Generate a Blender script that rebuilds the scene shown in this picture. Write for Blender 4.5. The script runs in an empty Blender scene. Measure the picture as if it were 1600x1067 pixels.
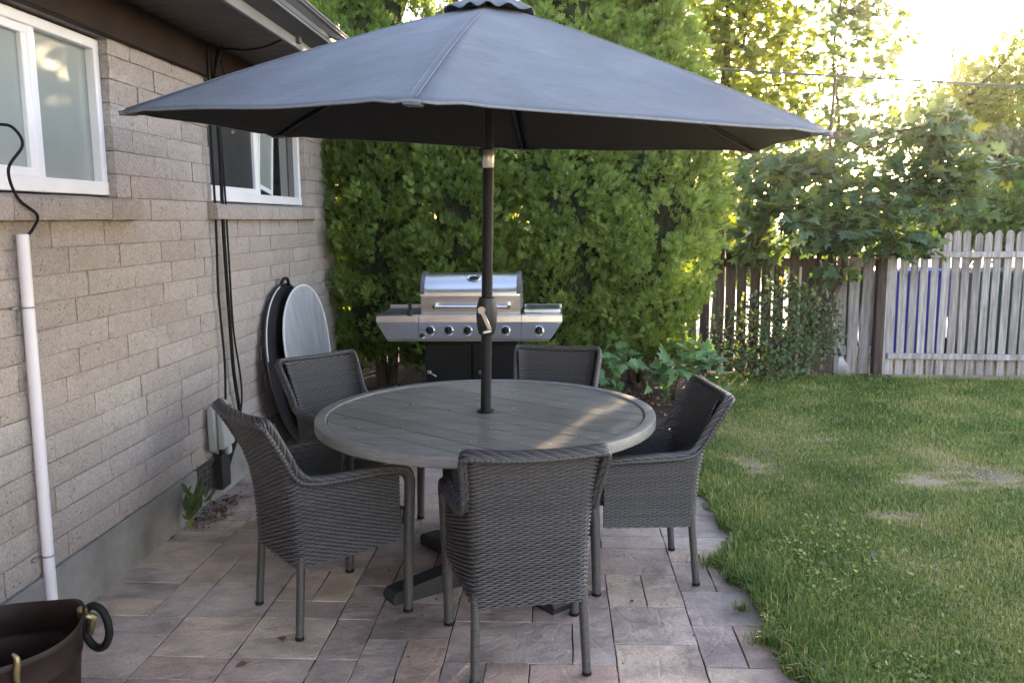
import bpy, math, random
import numpy as np
from mathutils import Vector, Matrix

PI = math.pi
rnd = random.Random(7)
RNG = np.random.default_rng(11)
scene = bpy.context.scene
COL = scene.collection

# ------------------------------------------------------------------ camera frame (measured from the place)
CAM = np.array([0.0, 0.0, 1.6])
RT = np.array([0.9985, 0.0539, -0.0082])
DN = np.array([-0.0004, -0.1434, -0.9897])
FW = np.array([-0.0545, 0.9882, -0.1431])

def wp(px, py, Y):
    """point of the place seen in that direction, at distance Y along the wall"""
    r = RT * (px - 800) / 1320 + DN * (py - 533.5) / 1320 + FW
    return CAM + r * (Y / r[1])

# ------------------------------------------------------------------ tagging
def tag(o, label=None, cat=None, group=None, kind=None):
    if label: o['label'] = label
    if cat: o['category'] = cat
    if group: o['group'] = group
    if kind: o['kind'] = kind
    return o

def thing(name, label, cat, loc=(0, 0, 0), rotz=0.0, group=None):
    o = bpy.data.objects.new(name, None)
    COL.objects.link(o)
    o.location = loc
    o.rotation_euler = (0, 0, rotz)
    o.empty_display_size = 0.1
    return tag(o, label, cat, group)

def link(name, me, mat, parent=None):
    o = bpy.data.objects.new(name, me)
    COL.objects.link(o)
    if mat is not None:
        me.materials.append(mat)
    if parent is not None:
        o.parent = parent
    return o

# ------------------------------------------------------------------ mesh builder
class MB:
    def __init__(s):
        s.v = []; s.f = []; s.t = []          # verts, faces, tint per face
    def add(s, vs, fs, tint=0.5):
        b = len(s.v)
        s.v.extend([tuple(map(float, p)) for p in vs])
        for f in fs:
            s.f.append([i + b for i in f]); s.t.append(tint)
        return s
    def box(s, c, d, rz=0.0, tint=0.5, bevel=0.0, R=None):
        hx, hy, hz = d[0] / 2, d[1] / 2, d[2] / 2
        b = min(bevel, hx * .49, hy * .49, hz * .49)
        if b <= 0:
            vs = [(x, y, z) for z in (-hz, hz) for y in (-hy, hy) for x in (-hx, hx)]
            fs = [(0, 2, 3, 1), (4, 5, 7, 6), (0, 1, 5, 4), (2, 6, 7, 3), (0, 4, 6, 2), (1, 3, 7, 5)]
        else:
            vs = []; idx = {}
            for sx in (-1, 1):
                for sy in (-1, 1):
                    for sz in (-1, 1):
                        for a in range(3):
                            p = [sx * hx, sy * hy, sz * hz]
                            for k in range(3):
                                if k != a: p[k] -= (sx, sy, sz)[k] * b
                            idx[(sx, sy, sz, a)] = len(vs); vs.append(tuple(p))
            fs = []
            for a in range(3):
                u, w = [(1, 2), (2, 0), (0, 1)][a]
                for sg in (-1, 1):
                    q = []
                    for (p1, p2) in ((-1, -1), (1, -1), (1, 1), (-1, 1)):
                        k = [0, 0, 0]; k[a] = sg; k[u] = p1; k[w] = p2
                        q.append(idx[(k[0], k[1], k[2], a)])
                    fs.append(q if sg > 0 else q[::-1])
            for a in range(3):
                u, w = [(1, 2), (2, 0), (0, 1)][a]
                for su in (-1, 1):
                    for sw in (-1, 1):
                        def K(sa, ax):
                            k = [0, 0, 0]; k[a] = sa; k[u] = su; k[w] = sw
                            return idx[(k[0], k[1], k[2], ax)]
                        q = [K(-1, u), K(1, u), K(1, w), K(-1, w)]
                        fs.append(q if su * sw > 0 else q[::-1])
            for sx in (-1, 1):
                for sy in (-1, 1):
                    for sz in (-1, 1):
                        q = [idx[(sx, sy, sz, a)] for a in range(3)]
                        fs.append(q if sx * sy * sz > 0 else q[::-1])
        if R is None:
            cs, sn = math.cos(rz), math.sin(rz)
            vs = [(c[0] + x * cs - y * sn, c[1] + x * sn + y * cs, c[2] + z) for x, y, z in vs]
        else:
            vs = [tuple(np.array(c) + R @ np.array(p)) for p in vs]
        return s.add(vs, fs, tint)
    def tube(s, pts, r, n=8, caps=True, tint=0.5):
        pts = [np.array(p, float) for p in pts]
        m = len(pts)
        rs = list(r) if hasattr(r, '__len__') else [r] * m
        T = []
        for i in range(m):
            d = pts[min(i + 1, m - 1)] - pts[max(i - 1, 0)]
            T.append(d / (np.linalg.norm(d) + 1e-12))
        up = np.array([0, 0, 1.0]) if abs(T[0][2]) < .9 else np.array([1.0, 0, 0])
        N = np.cross(T[0], up); N /= np.linalg.norm(N)
        vs = []; fs = []
        for i in range(m):
            N = N - T[i] * (N @ T[i]); N /= (np.linalg.norm(N) + 1e-12)
            B = np.cross(T[i], N)
            for k in range(n):
                a = 2 * PI * k / n
                vs.append(pts[i] + rs[i] * (math.cos(a) * N + math.sin(a) * B))
        for i in range(m - 1):
            for k in range(n):
                a = i * n + k; b = i * n + (k + 1) % n
                fs.append((a, b, b + n, a + n))
        if caps:
            fs.append(tuple(range(n))[::-1]); fs.append(tuple(range((m - 1) * n, m * n)))
        return s.add(vs, fs, tint)
    def lathe(s, prof, c=(0, 0, 0), n=32, tint=0.5, caps=False, sx=1.0, sy=1.0):
        vs = []; fs = []
        for (r, z) in prof:
            for k in range(n):
                a = 2 * PI * k / n
                vs.append((c[0] + r * sx * math.cos(a), c[1] + r * sy * math.sin(a), c[2] + z))
        for i in range(len(prof) - 1):
            for k in range(n):
                a = i * n + k; b = i * n + (k + 1) % n
                fs.append((a, b, b + n, a + n))
        if caps:
            fs.append(tuple(range(n))[::-1]); fs.append(tuple(range((len(prof) - 1) * n, len(prof) * n)))
        return s.add(vs, fs, tint)
    def prism(s, poly, axis, a0, a1, tint=0.5):
        """polygon (u,w) extruded along axis; axis 0: (y,z), 1: (x,z), 2: (x,y)"""
        n = len(poly); vs = []
        for a in (a0, a1):
            for (u, w) in poly:
                p = [0, 0, 0]; p[axis] = a
                o = [k for k in range(3) if k != axis]
                p[o[0]] = u; p[o[1]] = w; vs.append(tuple(p))
        fs = [tuple(range(n))[::-1], tuple(range(n, 2 * n))]
        for i in range(n):
            j = (i + 1) % n
            fs.append((i, j, j + n, i + n))
        return s.add(vs, fs, tint)
    def quad(s, a, b, c, d, tint=0.5):
        return s.add([a, b, c, d], [(0, 1, 2, 3)], tint)
    def build(s, name, mat, parent=None, smooth=False, angle=None):
        me = bpy.data.meshes.new(name)
        me.from_pydata(s.v, [], s.f)
        at = me.attributes.new('tint', 'FLOAT', 'FACE')
        at.data.foreach_set('value', np.array(s.t, dtype=np.float32))
        import bmesh
        bm = bmesh.new(); bm.from_mesh(me)
        bmesh.ops.recalc_face_normals(bm, faces=bm.faces)
        bm.to_mesh(me); bm.free()
        if smooth:
            me.polygons.foreach_set('use_smooth', [True] * len(me.polygons))
            if angle:
                me.set_sharp_from_angle(angle=math.radians(angle))
        me.update()
        return link(name, me, mat, parent)

def np_mesh(name, V, F, mat, parent=None, tint=None, smooth=False):
    """V (n,3), F (m,k) -> one mesh, tint per vertex"""
    me = bpy.data.meshes.new(name)
    V = np.asarray(V, np.float32); F = np.asarray(F, np.int32)
    m, k = F.shape
    me.vertices.add(len(V)); me.vertices.foreach_set('co', V.ravel())
    me.loops.add(m * k); me.loops.foreach_set('vertex_index', F.ravel())
    me.polygons.add(m)
    me.polygons.foreach_set('loop_start', np.arange(0, m * k, k, dtype=np.int32))
    me.polygons.foreach_set('loop_total', np.full(m, k, np.int32))
    if tint is not None:
        at = me.attributes.new('tint', 'FLOAT', 'POINT')
        at.data.foreach_set('value', np.asarray(tint, np.float32))
    me.update(calc_edges=True); me.validate()
    if smooth:
        me.polygons.foreach_set('use_smooth', np.ones(len(me.polygons), bool))
    return link(name, me, mat, parent)

# ------------------------------------------------------------------ materials
class NT:
    def __init__(s, name):
        s.m = bpy.data.materials.new(name); s.m.use_nodes = True
        s.t = s.m.node_tree; s.n = s.t.nodes; s.l = s.t.links
        s.b = s.n['Principled BSDF']; s.out = s.n['Material Output']
    def new(s, typ, **k):
        n = s.n.new(typ)
        for a, v in k.items():
            if a in n.inputs: n.inputs[a].default_value = v
            else: setattr(n, a, v)
        return n
    def con(s, a, b): s.l.new(a, b)
    def coord(s, scale=(1, 1, 1), rot=(0, 0, 0), kind='Object'):
        tc = s.new('ShaderNodeTexCoord'); mp = s.new('ShaderNodeMapping')
        mp.inputs['Scale'].default_value = scale; mp.inputs['Rotation'].default_value = rot
        s.con(tc.outputs[kind], mp.inputs['Vector']); return mp.outputs[0]
    def noise(s, vec, scale, detail=4, rough=.55):
        n = s.new('ShaderNodeTexNoise'); n.inputs['Scale'].default_value = scale
        n.inputs['Detail'].default_value = detail; n.inputs['Roughness'].default_value = rough
        if vec is not None: s.con(vec, n.inputs['Vector'])
        return n.outputs['Fac']
    def ramp(s, fac, stops):
        r = s.new('ShaderNodeValToRGB')
        e = r.color_ramp.elements
        while len(e) < len(stops): e.new(.5)
        for el, (p, c) in zip(e, stops):
            el.position = p; el.color = (*c, 1) if len(c) == 3 else c
        s.con(fac, r.inputs[0]); return r.outputs[0]
    def mix(s, fac, a, b, blend='MIX'):
        m = s.new('ShaderNodeMix', data_type='RGBA', blend_type=blend)
        for sock, v in ((0, fac), (6, a), (7, b)):
            if isinstance(v, bpy.types.NodeSocket): s.con(v, m.inputs[sock])
            else: m.inputs[sock].default_value = v if sock == 0 else (*v, 1)
        return m.outputs[2]
    def math(s, op, a, b=0.0, clamp=False):
        m = s.new('ShaderNodeMath', operation=op, use_clamp=clamp)
        for i, v in enumerate((a, b)):
            if isinstance(v, bpy.types.NodeSocket): s.con(v, m.inputs[i])
            else: m.inputs[i].default_value = v
        return m.outputs[0]
    def bump(s, h, strength=.3, dist=.01):
        b = s.new('ShaderNodeBump'); b.inputs['Strength'].default_value = strength
        b.inputs['Distance'].default_value = dist
        s.con(h, b.inputs['Height']); s.con(b.outputs[0], s.b.inputs['Normal'])
    def attr(s, name='tint'):
        a = s.new('ShaderNodeAttribute'); a.attribute_name = name; return a.outputs['Fac']
    def col(s, c):
        if isinstance(c, bpy.types.NodeSocket): s.con(c, s.b.inputs['Base Color'])
        else: s.b.inputs['Base Color'].default_value = (*c, 1)
    def set(s, rough=None, metal=None, spec=None):
        if rough is not None:
            if isinstance(rough, bpy.types.NodeSocket): s.con(rough, s.b.inputs['Roughness'])
            else: s.b.inputs['Roughness'].default_value = rough
        if metal is not None: s.b.inputs['Metallic'].default_value = metal
        if spec is not None: s.b.inputs['Specular IOR Level'].default_value = spec

def sc(c, k): return tuple(min(1, x * k) for x in c)

def simple(name, c, rough=.6, metal=0.0, var=.25, scale=12, bump=0.1, dist=.003, spec=None):
    t = NT(name); v = t.coord()
    n = t.noise(v, scale, 5)
    t.col(t.ramp(n, [(.3, sc(c, 1 - var)), (.7, sc(c, 1 + var))]))
    t.set(rough, metal, spec)
    if bump: t.bump(t.noise(v, scale * 6, 3), bump, dist)
    return t.m

def leaf_mat(name, dark, mid, light, trans=.35, tcol=None, rough=.42):
    t = NT(name)
    a = t.attr()
    c = t.ramp(a, [(0.0, dark), (.55, mid), (1.0, light)])
    t.col(c); t.set(rough, 0, .5)
    tr = t.new('ShaderNodeBsdfTranslucent')
    t.con(t.mix(1.0, c, tcol or (1.9, 1.9, .7), 'MULTIPLY'), tr.inputs[0])
    ms = t.new('ShaderNodeMixShader'); ms.inputs[0].default_value = trans
    t.con(t.b.outputs[0], ms.inputs[1]); t.con(tr.outputs[0], ms.inputs[2])
    t.con(ms.outputs[0], t.out.inputs['Surface'])
    return t.m

M = {}
def build_mats():
    # --- slump block wall
    t = NT('slump_block'); v = t.coord()
    n1 = t.noise(v, 2.2, 3); n2 = t.noise(v, 60, 5, .7); n3 = t.noise(v, 22, 4)
    base = t.ramp(t.math('ADD', t.math('MULTIPLY', n1, .5), t.math('MULTIPLY', t.math('ADD', t.math('MULTIPLY', t.attr(), .45), .27), .5)),
                  [(.3, (.335, .288, .262)), (.5, (.385, .34, .312)), (.7, (.43, .388, .36))])
    base = t.mix(t.ramp(n3, [(.42, (0, 0, 0)), (.7, (.3, .3, .3))]), base, (.25, .225, .205))
    vo = t.new('ShaderNodeTexVoronoi'); vo.inputs['Scale'].default_value = 55; t.con(v, vo.inputs['Vector'])
    pit = t.math('MULTIPLY', t.ramp(vo.outputs['Distance'], [(.10, (1, 1, 1)), (.26, (0, 0, 0))]),
                 t.ramp(t.noise(v, 17, 2), [(.5, (0, 0, 0)), (.6, (1, 1, 1))]))
    base = t.mix(t.math('MULTIPLY', pit, .75), base, (.12, .10, .085))
    base = t.mix(1.0, base, t.ramp(t.noise(v, 95, 4, .75), [(.33, (.70, .69, .68)), (.5, (1, 1, 1)), (.68, (1.2, 1.19, 1.18))]), 'MULTIPLY')
    t.col(base); t.set(.92, 0, .2)
    h = t.math('SUBTRACT', t.math('ADD', n2, t.math('MULTIPLY', n3, 1.2)), t.math('MULTIPLY', pit, .8))
    t.bump(h, .8, .008); M['block'] = t.m
    M['mortar'] = simple('mortar', (.27, .225, .20), .95, var=.25, scale=30, bump=.4, dist=.004)
    # --- foundation concrete
    t = NT('foundation_concrete'); v = t.coord()
    n = t.noise(v, 3, 6, .6)
    t.col(t.ramp(n, [(.3, (.13, .125, .12)), (.52, (.21, .205, .20)), (.75, (.30, .285, .265))]))
    t.set(.9); t.bump(t.noise(v, 40, 4), .3, .005); M['concrete'] = t.m
    M['frieze'] = simple('brown_painted_board', (.024, .015, .012), .7, var=.3, scale=6, bump=.1, spec=.2)
    t = NT('brown_soffit_boards'); v = t.coord((3, 14, 3))
    n = t.noise(v, 3, 5)
    t.col(t.ramp(n, [(.3, (.06, .042, .033)), (.7, (.105, .075, .058))])); t.set(.6); M['soffit'] = t.m
    M['fascia'] = simple('grey_metal_fascia', (.20, .20, .20), .7, var=.1, scale=3, bump=.03, spec=.2)
    M['gutter'] = simple('dark_grey_gutter', (.085, .09, .10), .65, var=.12, scale=3, bump=.03, spec=.2)
    M['shingle'] = simple('roof_shingle', (.09, .085, .08), .95, var=.35, scale=40, bump=.4)
    M['vinyl'] = simple('white_vinyl', (.80, .80, .82), .35, var=.04, scale=5, bump=0)
    # glass
    t = NT('frosted_glass'); v = t.coord()
    t.col(t.ramp(t.noise(v, 1.6, 2), [(.3, (.25, .285, .275)), (.7, (.36, .39, .375))]))
    t.b.inputs['Coat Weight'].default_value = .7; t.b.inputs['Coat Roughness'].default_value = .12; t.set(.5, 0, .25); t.bump(t.noise(v, 140, 2), .05, .002); M['frost'] = t.m
    t = NT('dark_window_glass'); v = t.coord()
    t.col((.012, .014, .017)); t.set(.06, 0, .7); t.bump(t.noise(v, 2.5, 2), .04, .02); M['glass'] = t.m
    t = NT('insect_screen'); v = t.coord()
    t.col(t.ramp(t.noise(v, 5, 3), [(.35, (.022, .023, .026)), (.75, (.045, .047, .052))])); t.set(.55, 0, .4); M['screen'] = t.m
    M['black'] = simple('black_rubber', (.010, .010, .011), .65, var=.2, scale=20, bump=.05, spec=.2)
    M['pvc'] = simple('white_pvc', (.74, .70, .74), .4, var=.05, scale=8, bump=.02)
    M['zinc'] = simple('zinc_strap', (.35, .36, .38), .4, .9, var=.15, scale=30, bump=.05)
    M['box'] = simple('grey_utility_plastic', (.36, .38, .36), .55, var=.08, scale=9, bump=.05)
    # --- pavers
    t = NT('tumbled_paver'); v0 = t.coord()
    a = t.attr()
    cmb = t.new('ShaderNodeCombineXYZ'); t.con(t.math('MULTIPLY', a, 37.0), cmb.inputs[0]); t.con(t.math('MULTIPLY', a, 91.0), cmb.inputs[1])
    va = t.new('ShaderNodeVectorMath', operation='ADD'); t.con(v0, va.inputs[0]); t.con(cmb.outputs[0], va.inputs[1]); v = va.outputs[0]
    c = t.ramp(a, [(0, (.43, .345, .30)), (.25, (.53, .425, .365)), (.45, (.455, .38, .335)), (.6, (.56, .47, .40)),
                   (.78, (.63, .505, .39)), (.9, (.55, .395, .31)), (1.0, (.42, .355, .325))])
    n = t.noise(v, 4.5, 6, .6)
    c = t.mix(1.0, c, t.ramp(n, [(.25, (.50, .49, .49)), (.5, (.92, .90, .91)), (.78, (1.26, 1.22, 1.19))]), 'MULTIPLY')
    sp = t.ramp(t.noise(v, 2.1, 7, .62), [(.56, (0, 0, 0)), (.68, (.6, .6, .6))])
    c = t.mix(sp, c, (.13, .108, .10))
    big = t.noise(v0, 1.1, 4, .6)
    c = t.mix(1.0, c, t.ramp(big, [(.38, (.66, .65, .66)), (.58, (1.05, 1.04, 1.03))]), 'MULTIPLY')
    mp2 = t.new('ShaderNodeMapping'); mp2.inputs['Scale'].default_value = (3.5, 6.5, 1); mp2.inputs['Rotation'].default_value = (0, 0, .7); t.con(v, mp2.inputs['Vector'])
    st = t.noise(mp2.outputs[0], 1.5, 7, .62)
    c = t.mix(1.0, c, t.ramp(st, [(.3, (.74, .73, .74)), (.5, (1, 1, 1)), (.7, (1.14, 1.12, 1.11))]), 'MULTIPLY')
    c = t.mix(1.0, c, t.ramp(t.noise(v0, 120, 4, .75), [(.33, (.72, .71, .70)), (.5, (1, 1, 1)), (.68, (1.2, 1.19, 1.18))]), 'MULTIPLY')
    c = t.mix(t.ramp(t.noise(v0, 26, 5, .7), [(.62, (0, 0, 0)), (.72, (.45, .45, .45))]), c, (.09, .075, .065))
    t.col(c); t.set(.5, 0, .6)
    w = t.new('ShaderNodeTexVoronoi', feature='DISTANCE_TO_EDGE'); w.inputs['Scale'].default_value = 5.5
    t.con(v, w.inputs['Vector'])
    h = t.math('ADD', t.math('ADD', t.math('MULTIPLY', n, 1.5), t.noise(v, 30, 6, .7)), t.ramp(w.outputs['Distance'], [(0, (0, 0, 0)), (.05, (.16, .16, .16))]))
    h = t.math('ADD', h, t.math('MULTIPLY', st, 2.2)); t.bump(h, .85, .009); M['paver'] = t.m
    M['sand'] = simple('joint_sand', (.028, .024, .021), .95, var=.4, scale=40, bump=.4)
    # --- ground
    t = NT('ground_soil'); v = t.coord()
    t.col(t.ramp(t.noise(v, 1.2, 7, .65), [(.3, (.10, .085, .055)), (.55, (.16, .14, .09)), (.75, (.24, .21, .16))]))
    t.set(.95); t.bump(t.noise(v, 30, 5), .6, .02); M['soil'] = t.m
    t = NT('lawn_soil'); v = t.coord()
    n = t.noise(v, 1.6, 6, .6)
    t.col(t.ramp(n, [(.32, (.13, .115, .055)), (.5, (.25, .195, .12)), (.7, (.42, .325, .23))]))
    t.set(.95); t.bump(t.noise(v, 45, 5), .7, .02); M['lawn'] = t.m
    t = NT('bark_mulch'); v = t.coord()
    t.col(t.ramp(t.noise(v, 45, 4, .7), [(.35, (.028, .017, .012)), (.6, (.085, .05, .037)), (.78, (.20, .14, .11))]))
    t.set(.9); t.bump(t.noise(v, 38, 4), .9, .03); M['mulch'] = t.m
    M['road'] = simple('pale_concrete_alley', (.42, .40, .37), .9, var=.12, scale=2, bump=.2)
    # --- wicker
    t = NT('resin_wicker'); v = t.coord()
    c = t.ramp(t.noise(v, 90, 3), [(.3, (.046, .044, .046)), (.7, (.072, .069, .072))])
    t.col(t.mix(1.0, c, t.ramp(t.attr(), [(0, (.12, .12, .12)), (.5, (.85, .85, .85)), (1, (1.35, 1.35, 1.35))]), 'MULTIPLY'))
    t.set(.42, 0, .5); t.bump(t.noise(t.coord((30, 30, 400)), 6, 2), .15, .002); M['wicker'] = t.m
    M['wicker_dark'] = simple('wicker_backing', (.02, .019, .018), .7, bump=0)
    # --- table
    ang = math.radians(-38)
    t = NT('weathered_plank'); v = t.coord((1.2, 26, 6), (0, 0, -ang))
    v0 = t.coord()
    n = t.noise(v, 3.2, 7, .65); n0 = t.noise(v0, 5, 4)
    c = t.ramp(n, [(.28, (.10, .093, .089)), (.5, (.175, .165, .158)), (.72, (.275, .26, .246))])
    c = t.mix(1.0, c, t.ramp(t.attr(), [(0, (.86, .86, .86)), (1, (1.14, 1.13, 1.12))]), 'MULTIPLY')
    c = t.mix(t.ramp(t.noise(v0, 9, 5, .7), [(.62, (0, 0, 0)), (.75, (.5, .5, .5))]), c, (.30, .29, .28))
    t.col(c); t.set(t.ramp(n0, [(.3, (.26, .26, .26)), (.7, (.48, .48, .48))]), 0, .5)
    t.bump(n, .18, .003); M['plank'] = t.m
    t = NT('weathered_rim'); v0 = t.coord()
    n = t.noise(t.coord((6, 6, 40)), 3, 6)
    t.col(t.ramp(n, [(.3, (.14, .134, .13)), (.7, (.23, .222, .215))])); t.set(.42, 0, .5); t.bump(n, .12, .003); M['rim'] = t.m
    M['pedestal'] = simple('dark_grey_pedestal', (.022, .022, .024), .6, var=.2, scale=6, bump=.08)
    # --- umbrella
    t = NT('faded_grey_canvas'); v = t.coord()
    wv = t.noise(t.coord((1, 1, 1)), 420, 2); n = t.noise(v, 3, 5)
    c = t.ramp(t.math('ADD', t.math('MULTIPLY', n, .7), t.math('MULTIPLY', wv, .3)),
               [(.3, (.088, .100, .120)), (.5, (.113, .126, .148)), (.7, (.152, .167, .192))])
    c = t.mix(t.ramp(t.noise(t.coord((1, 1, 3)), 7, 6, .7), [(.52, (0, 0, 0)), (.75, (.35, .35, .35))]), c, (.19, .20, .225))
    t.col(c); t.set(.8, 0, .2)
    t.b.inputs['Sheen Weight'].default_value = .06
    wr = t.noise(t.coord((1, 1, 2)), 4.5, 4, .6)
    t.bump(t.math('ADD', t.math('MULTIPLY', wr, 9.0), wv), .35, .004); M['canvas'] = t.m
    M['hem'] = simple('canvas_hem', (.19, .20, .215), .85, var=.15, scale=60, bump=.1)
    M['canvas_under'] = simple('shade_black_canvas', (.030, .030, .031), .9, var=.15, scale=60, bump=.1, spec=.15)  # canopy underside: its shade is put into the near-black cloth colour
    M['pole'] = simple('black_painted_pole', (.010, .0105, .012), .5, var=.15, scale=5, bump=.02, spec=.25)
    M['crank'] = simple('black_plastic', (.012, .0125, .0135), .5, var=.15, scale=20, bump=.05)
    M['silver'] = simple('satin_silver', (.62, .60, .56), .3, .9, var=.1, scale=12, bump=.03)
    # --- grill
    t = NT('brushed_steel'); v = t.coord((1, 1, 160))
    n = t.noise(t.coord((2, 60, 160)), 3, 3)
    t.col(t.ramp(t.noise(t.coord(), 5, 4), [(.3, (.55, .55, .565)), (.7, (.62, .62, .635))]))
    t.set(t.ramp(n, [(.3, (.27, .27, .27)), (.7, (.33, .33, .33))]), 1.0); t.bump(t.noise(t.coord((3, 300, 700)), 3, 2), .015, .0005); M['steel'] = t.m
    M['chrome'] = simple('chrome', (.75, .75, .76), .12, 1.0, var=.03, bump=0)
    M['grillblack'] = simple('black_enamel', (.010, .010, .012), .5, var=.2, scale=8, bump=.03, spec=.2)
    M['greyend'] = simple('grey_cast_end', (.13, .13, .135), .45, .4, var=.15, scale=12, bump=.05)
    # --- reflectors
    t = NT('silver_reflector_cloth'); v = t.coord((1, 3, 1))
    n = t.noise(v, 4, 4)
    t.col(t.ramp(n, [(.3, (.55, .56, .62)), (.7, (.72, .73, .79))])); t.set(.38, .55); t.bump(n, .35, .03); M['refl'] = t.m
    M['blackcloth'] = simple('black_nylon', (.014, .013, .016), .5, var=.3, scale=6, bump=.25, dist=.02)
    M['whitetape'] = simple('white_edge_tape', (.62, .62, .66), .6, var=.08, bump=.05)
    # --- fence woods
    def wood(nm, stops, sx=18):
        t = NT(nm); v = t.coord((sx, sx, 1.1))
        n = t.noise(v, 2.4, 7, .68)
        c = t.ramp(n, stops)
        c = t.mix(1.0, c, t.ramp(t.attr(), [(0, (.68, .66, .64)), (1, (1.28, 1.27, 1.26))]), 'MULTIPLY')
        k = t.ramp(t.noise(t.coord((1, 1, .7)), 3.5, 5, .6), [(.55, (0, 0, 0)), (.72, (.55, .55, .55))])
        c = t.mix(k, c, sc(stops[0][1], .6))
        t.col(c); t.set(.88, 0, .2); t.bump(n, .4, .006); return t.m
    M['greywood'] = wood('weathered_grey_wood', [(.28, (.125, .105, .10)), (.5, (.255, .24, .24)), (.75, (.42, .41, .42))])
    M['brownwood'] = wood('weathered_brown_wood', [(.28, (.035, .025, .023)), (.5, (.068, .052, .048)), (.75, (.12, .097, .09))])
    M['bark'] = wood('tree_bark', [(.3, (.045, .033, .027)), (.5, (.085, .065, .053)), (.75, (.15, .12, .10))], 25)
    # --- leaves
    M['arbor'] = leaf_mat('arborvitae_leaf', (.10, .165, .042), (.21, .30, .085), (.35, .43, .15), .45, (1.7, 1.6, .6))
    M['cone'] = leaf_mat('pale_seed_cone', (.42, .46, .40), (.52, .56, .50), (.62, .66, .60), .15, (1, 1, .9))
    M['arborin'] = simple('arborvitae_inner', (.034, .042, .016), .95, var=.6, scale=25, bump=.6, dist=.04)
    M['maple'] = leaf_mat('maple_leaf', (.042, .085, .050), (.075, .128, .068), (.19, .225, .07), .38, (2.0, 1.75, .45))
    M['maplelight'] = leaf_mat('sunlit_maple_leaf', (.09, .14, .035), (.16, .21, .045), (.25, .29, .065), .55, (2.0, 1.8, .5))  # lit copy of the maple leaf, sunlight put into its yellower colour
    M['young'] = leaf_mat('young_maple_leaf', (.10, .19, .085), (.15, .27, .125), (.23, .34, .15), .3, (1.6, 1.5, .6))
    M['rose'] = leaf_mat('shrub_leaf', (.05, .09, .048), (.09, .145, .075), (.17, .18, .075), .38, (1.8, 1.6, .5))
    M['willow'] = leaf_mat('willow_leaf', (.09, .12, .035), (.13, .165, .05), (.19, .21, .07), .5, (1.8, 1.7, .6))
    M['juniper'] = leaf_mat('juniper_leaf', (.07, .12, .04), (.10, .165, .055), (.15, .20, .08), .35, (1.7, 1.6, .6))
    M['greyshrub'] = leaf_mat('grey_shrub_leaf', (.10, .115, .07), (.14, .155, .10), (.19, .20, .14), .35, (1.4, 1.35, .9))
    t = NT('grass_blade')
    c = t.ramp(t.attr(), [(0, (.075, .14, .030)), (.4, (.165, .24, .052)), (.68, (.31, .335, .09)), (.86, (.46, .39, .165)), (1, (.60, .49, .30))])
    t.col(c); t.set(.55, 0, .3)
    tr = t.new('ShaderNodeBsdfTranslucent'); t.con(c, tr.inputs[0])
    ms = t.new('ShaderNodeMixShader'); ms.inputs[0].default_value = .3
    t.con(t.b.outputs[0], ms.inputs[1]); t.con(tr.outputs[0], ms.inputs[2]); t.con(ms.outputs[0], t.out.inputs['Surface'])
    M['grass'] = t.m
    M['deadleaf'] = simple('dead_leaf', (.20, .085, .05), .8, var=.3, scale=30, bump=.2)
    M['litter'] = leaf_mat('leaf_litter', (.05, .03, .022), (.13, .08, .06), (.28, .20, .16), .1, (1, 1, 1))
    # --- tub, bins
    t = NT('aged_copper_steel'); v = t.coord()
    n = t.noise(v, 9, 6, .65)
    t.col(t.ramp(n, [(.3, (.010, .006, .005)), (.55, (.022, .012, .010)), (.78, (.042, .023, .019))]))
    t.set(.5, .15, .3); t.bump(n, .2, .006); M['tub'] = t.m
    M['brass'] = simple('aged_brass', (.30, .25, .14), .4, .9, var=.3, scale=30, bump=.2)
    M['binblue'] = simple('blue_bin_plastic', (.03, .05, .42), .45, var=.15, bump=.05)
    M['bingreen'] = simple('dark_green_bin_plastic', (.012, .05, .03), .45, var=.15, bump=.05)
    M['edging'] = simple('black_edging', (.02, .022, .024), .5, bump=.1)
    M['tine'] = simple('pale_rake_tines', (.42, .42, .44), .45, .4, bump=.05)
build_mats()

# ================================================================== SETTING
def edge_x(y):
    """lawn edge of the patio"""
    return float(np.interp(y, [0, 2.6, 2.78, 3.3, 4.4, 4.96, 5.5, 5.9, 6.2, 7.0, 7.4, 9],
                           [.93, .92, .89, .84, .84, .82, .86, .98, 1.05, 1.10, 1.35, 1.9]))

def grid(name, x0, x1, y0, y1, nx, ny, mat, zf, keep=None):
    xs = np.linspace(x0, x1, nx); ys = np.linspace(y0, y1, ny)
    V = []; 
    for y in ys:
        for x in xs: V.append((x, y, zf(x, y)))
    F = []
    for j in range(ny - 1):
        for i in range(nx - 1):
            if keep and not keep((xs[i] + xs[i + 1]) / 2, (ys[j] + ys[j + 1]) / 2): continue
            a = j * nx + i; F.append((a, a + 1, a + nx + 1, a + nx))
    return np_mesh(name, np.array(V), np.array(F), mat, None, np.full(len(V), .5), True)

g = MB(); g.quad((-400, -400, -.05), (400, -400, -.05), (400, 400, -.05), (-400, 400, -.05))
tag(g.build('ground', M['soil']), kind='structure')

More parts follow.
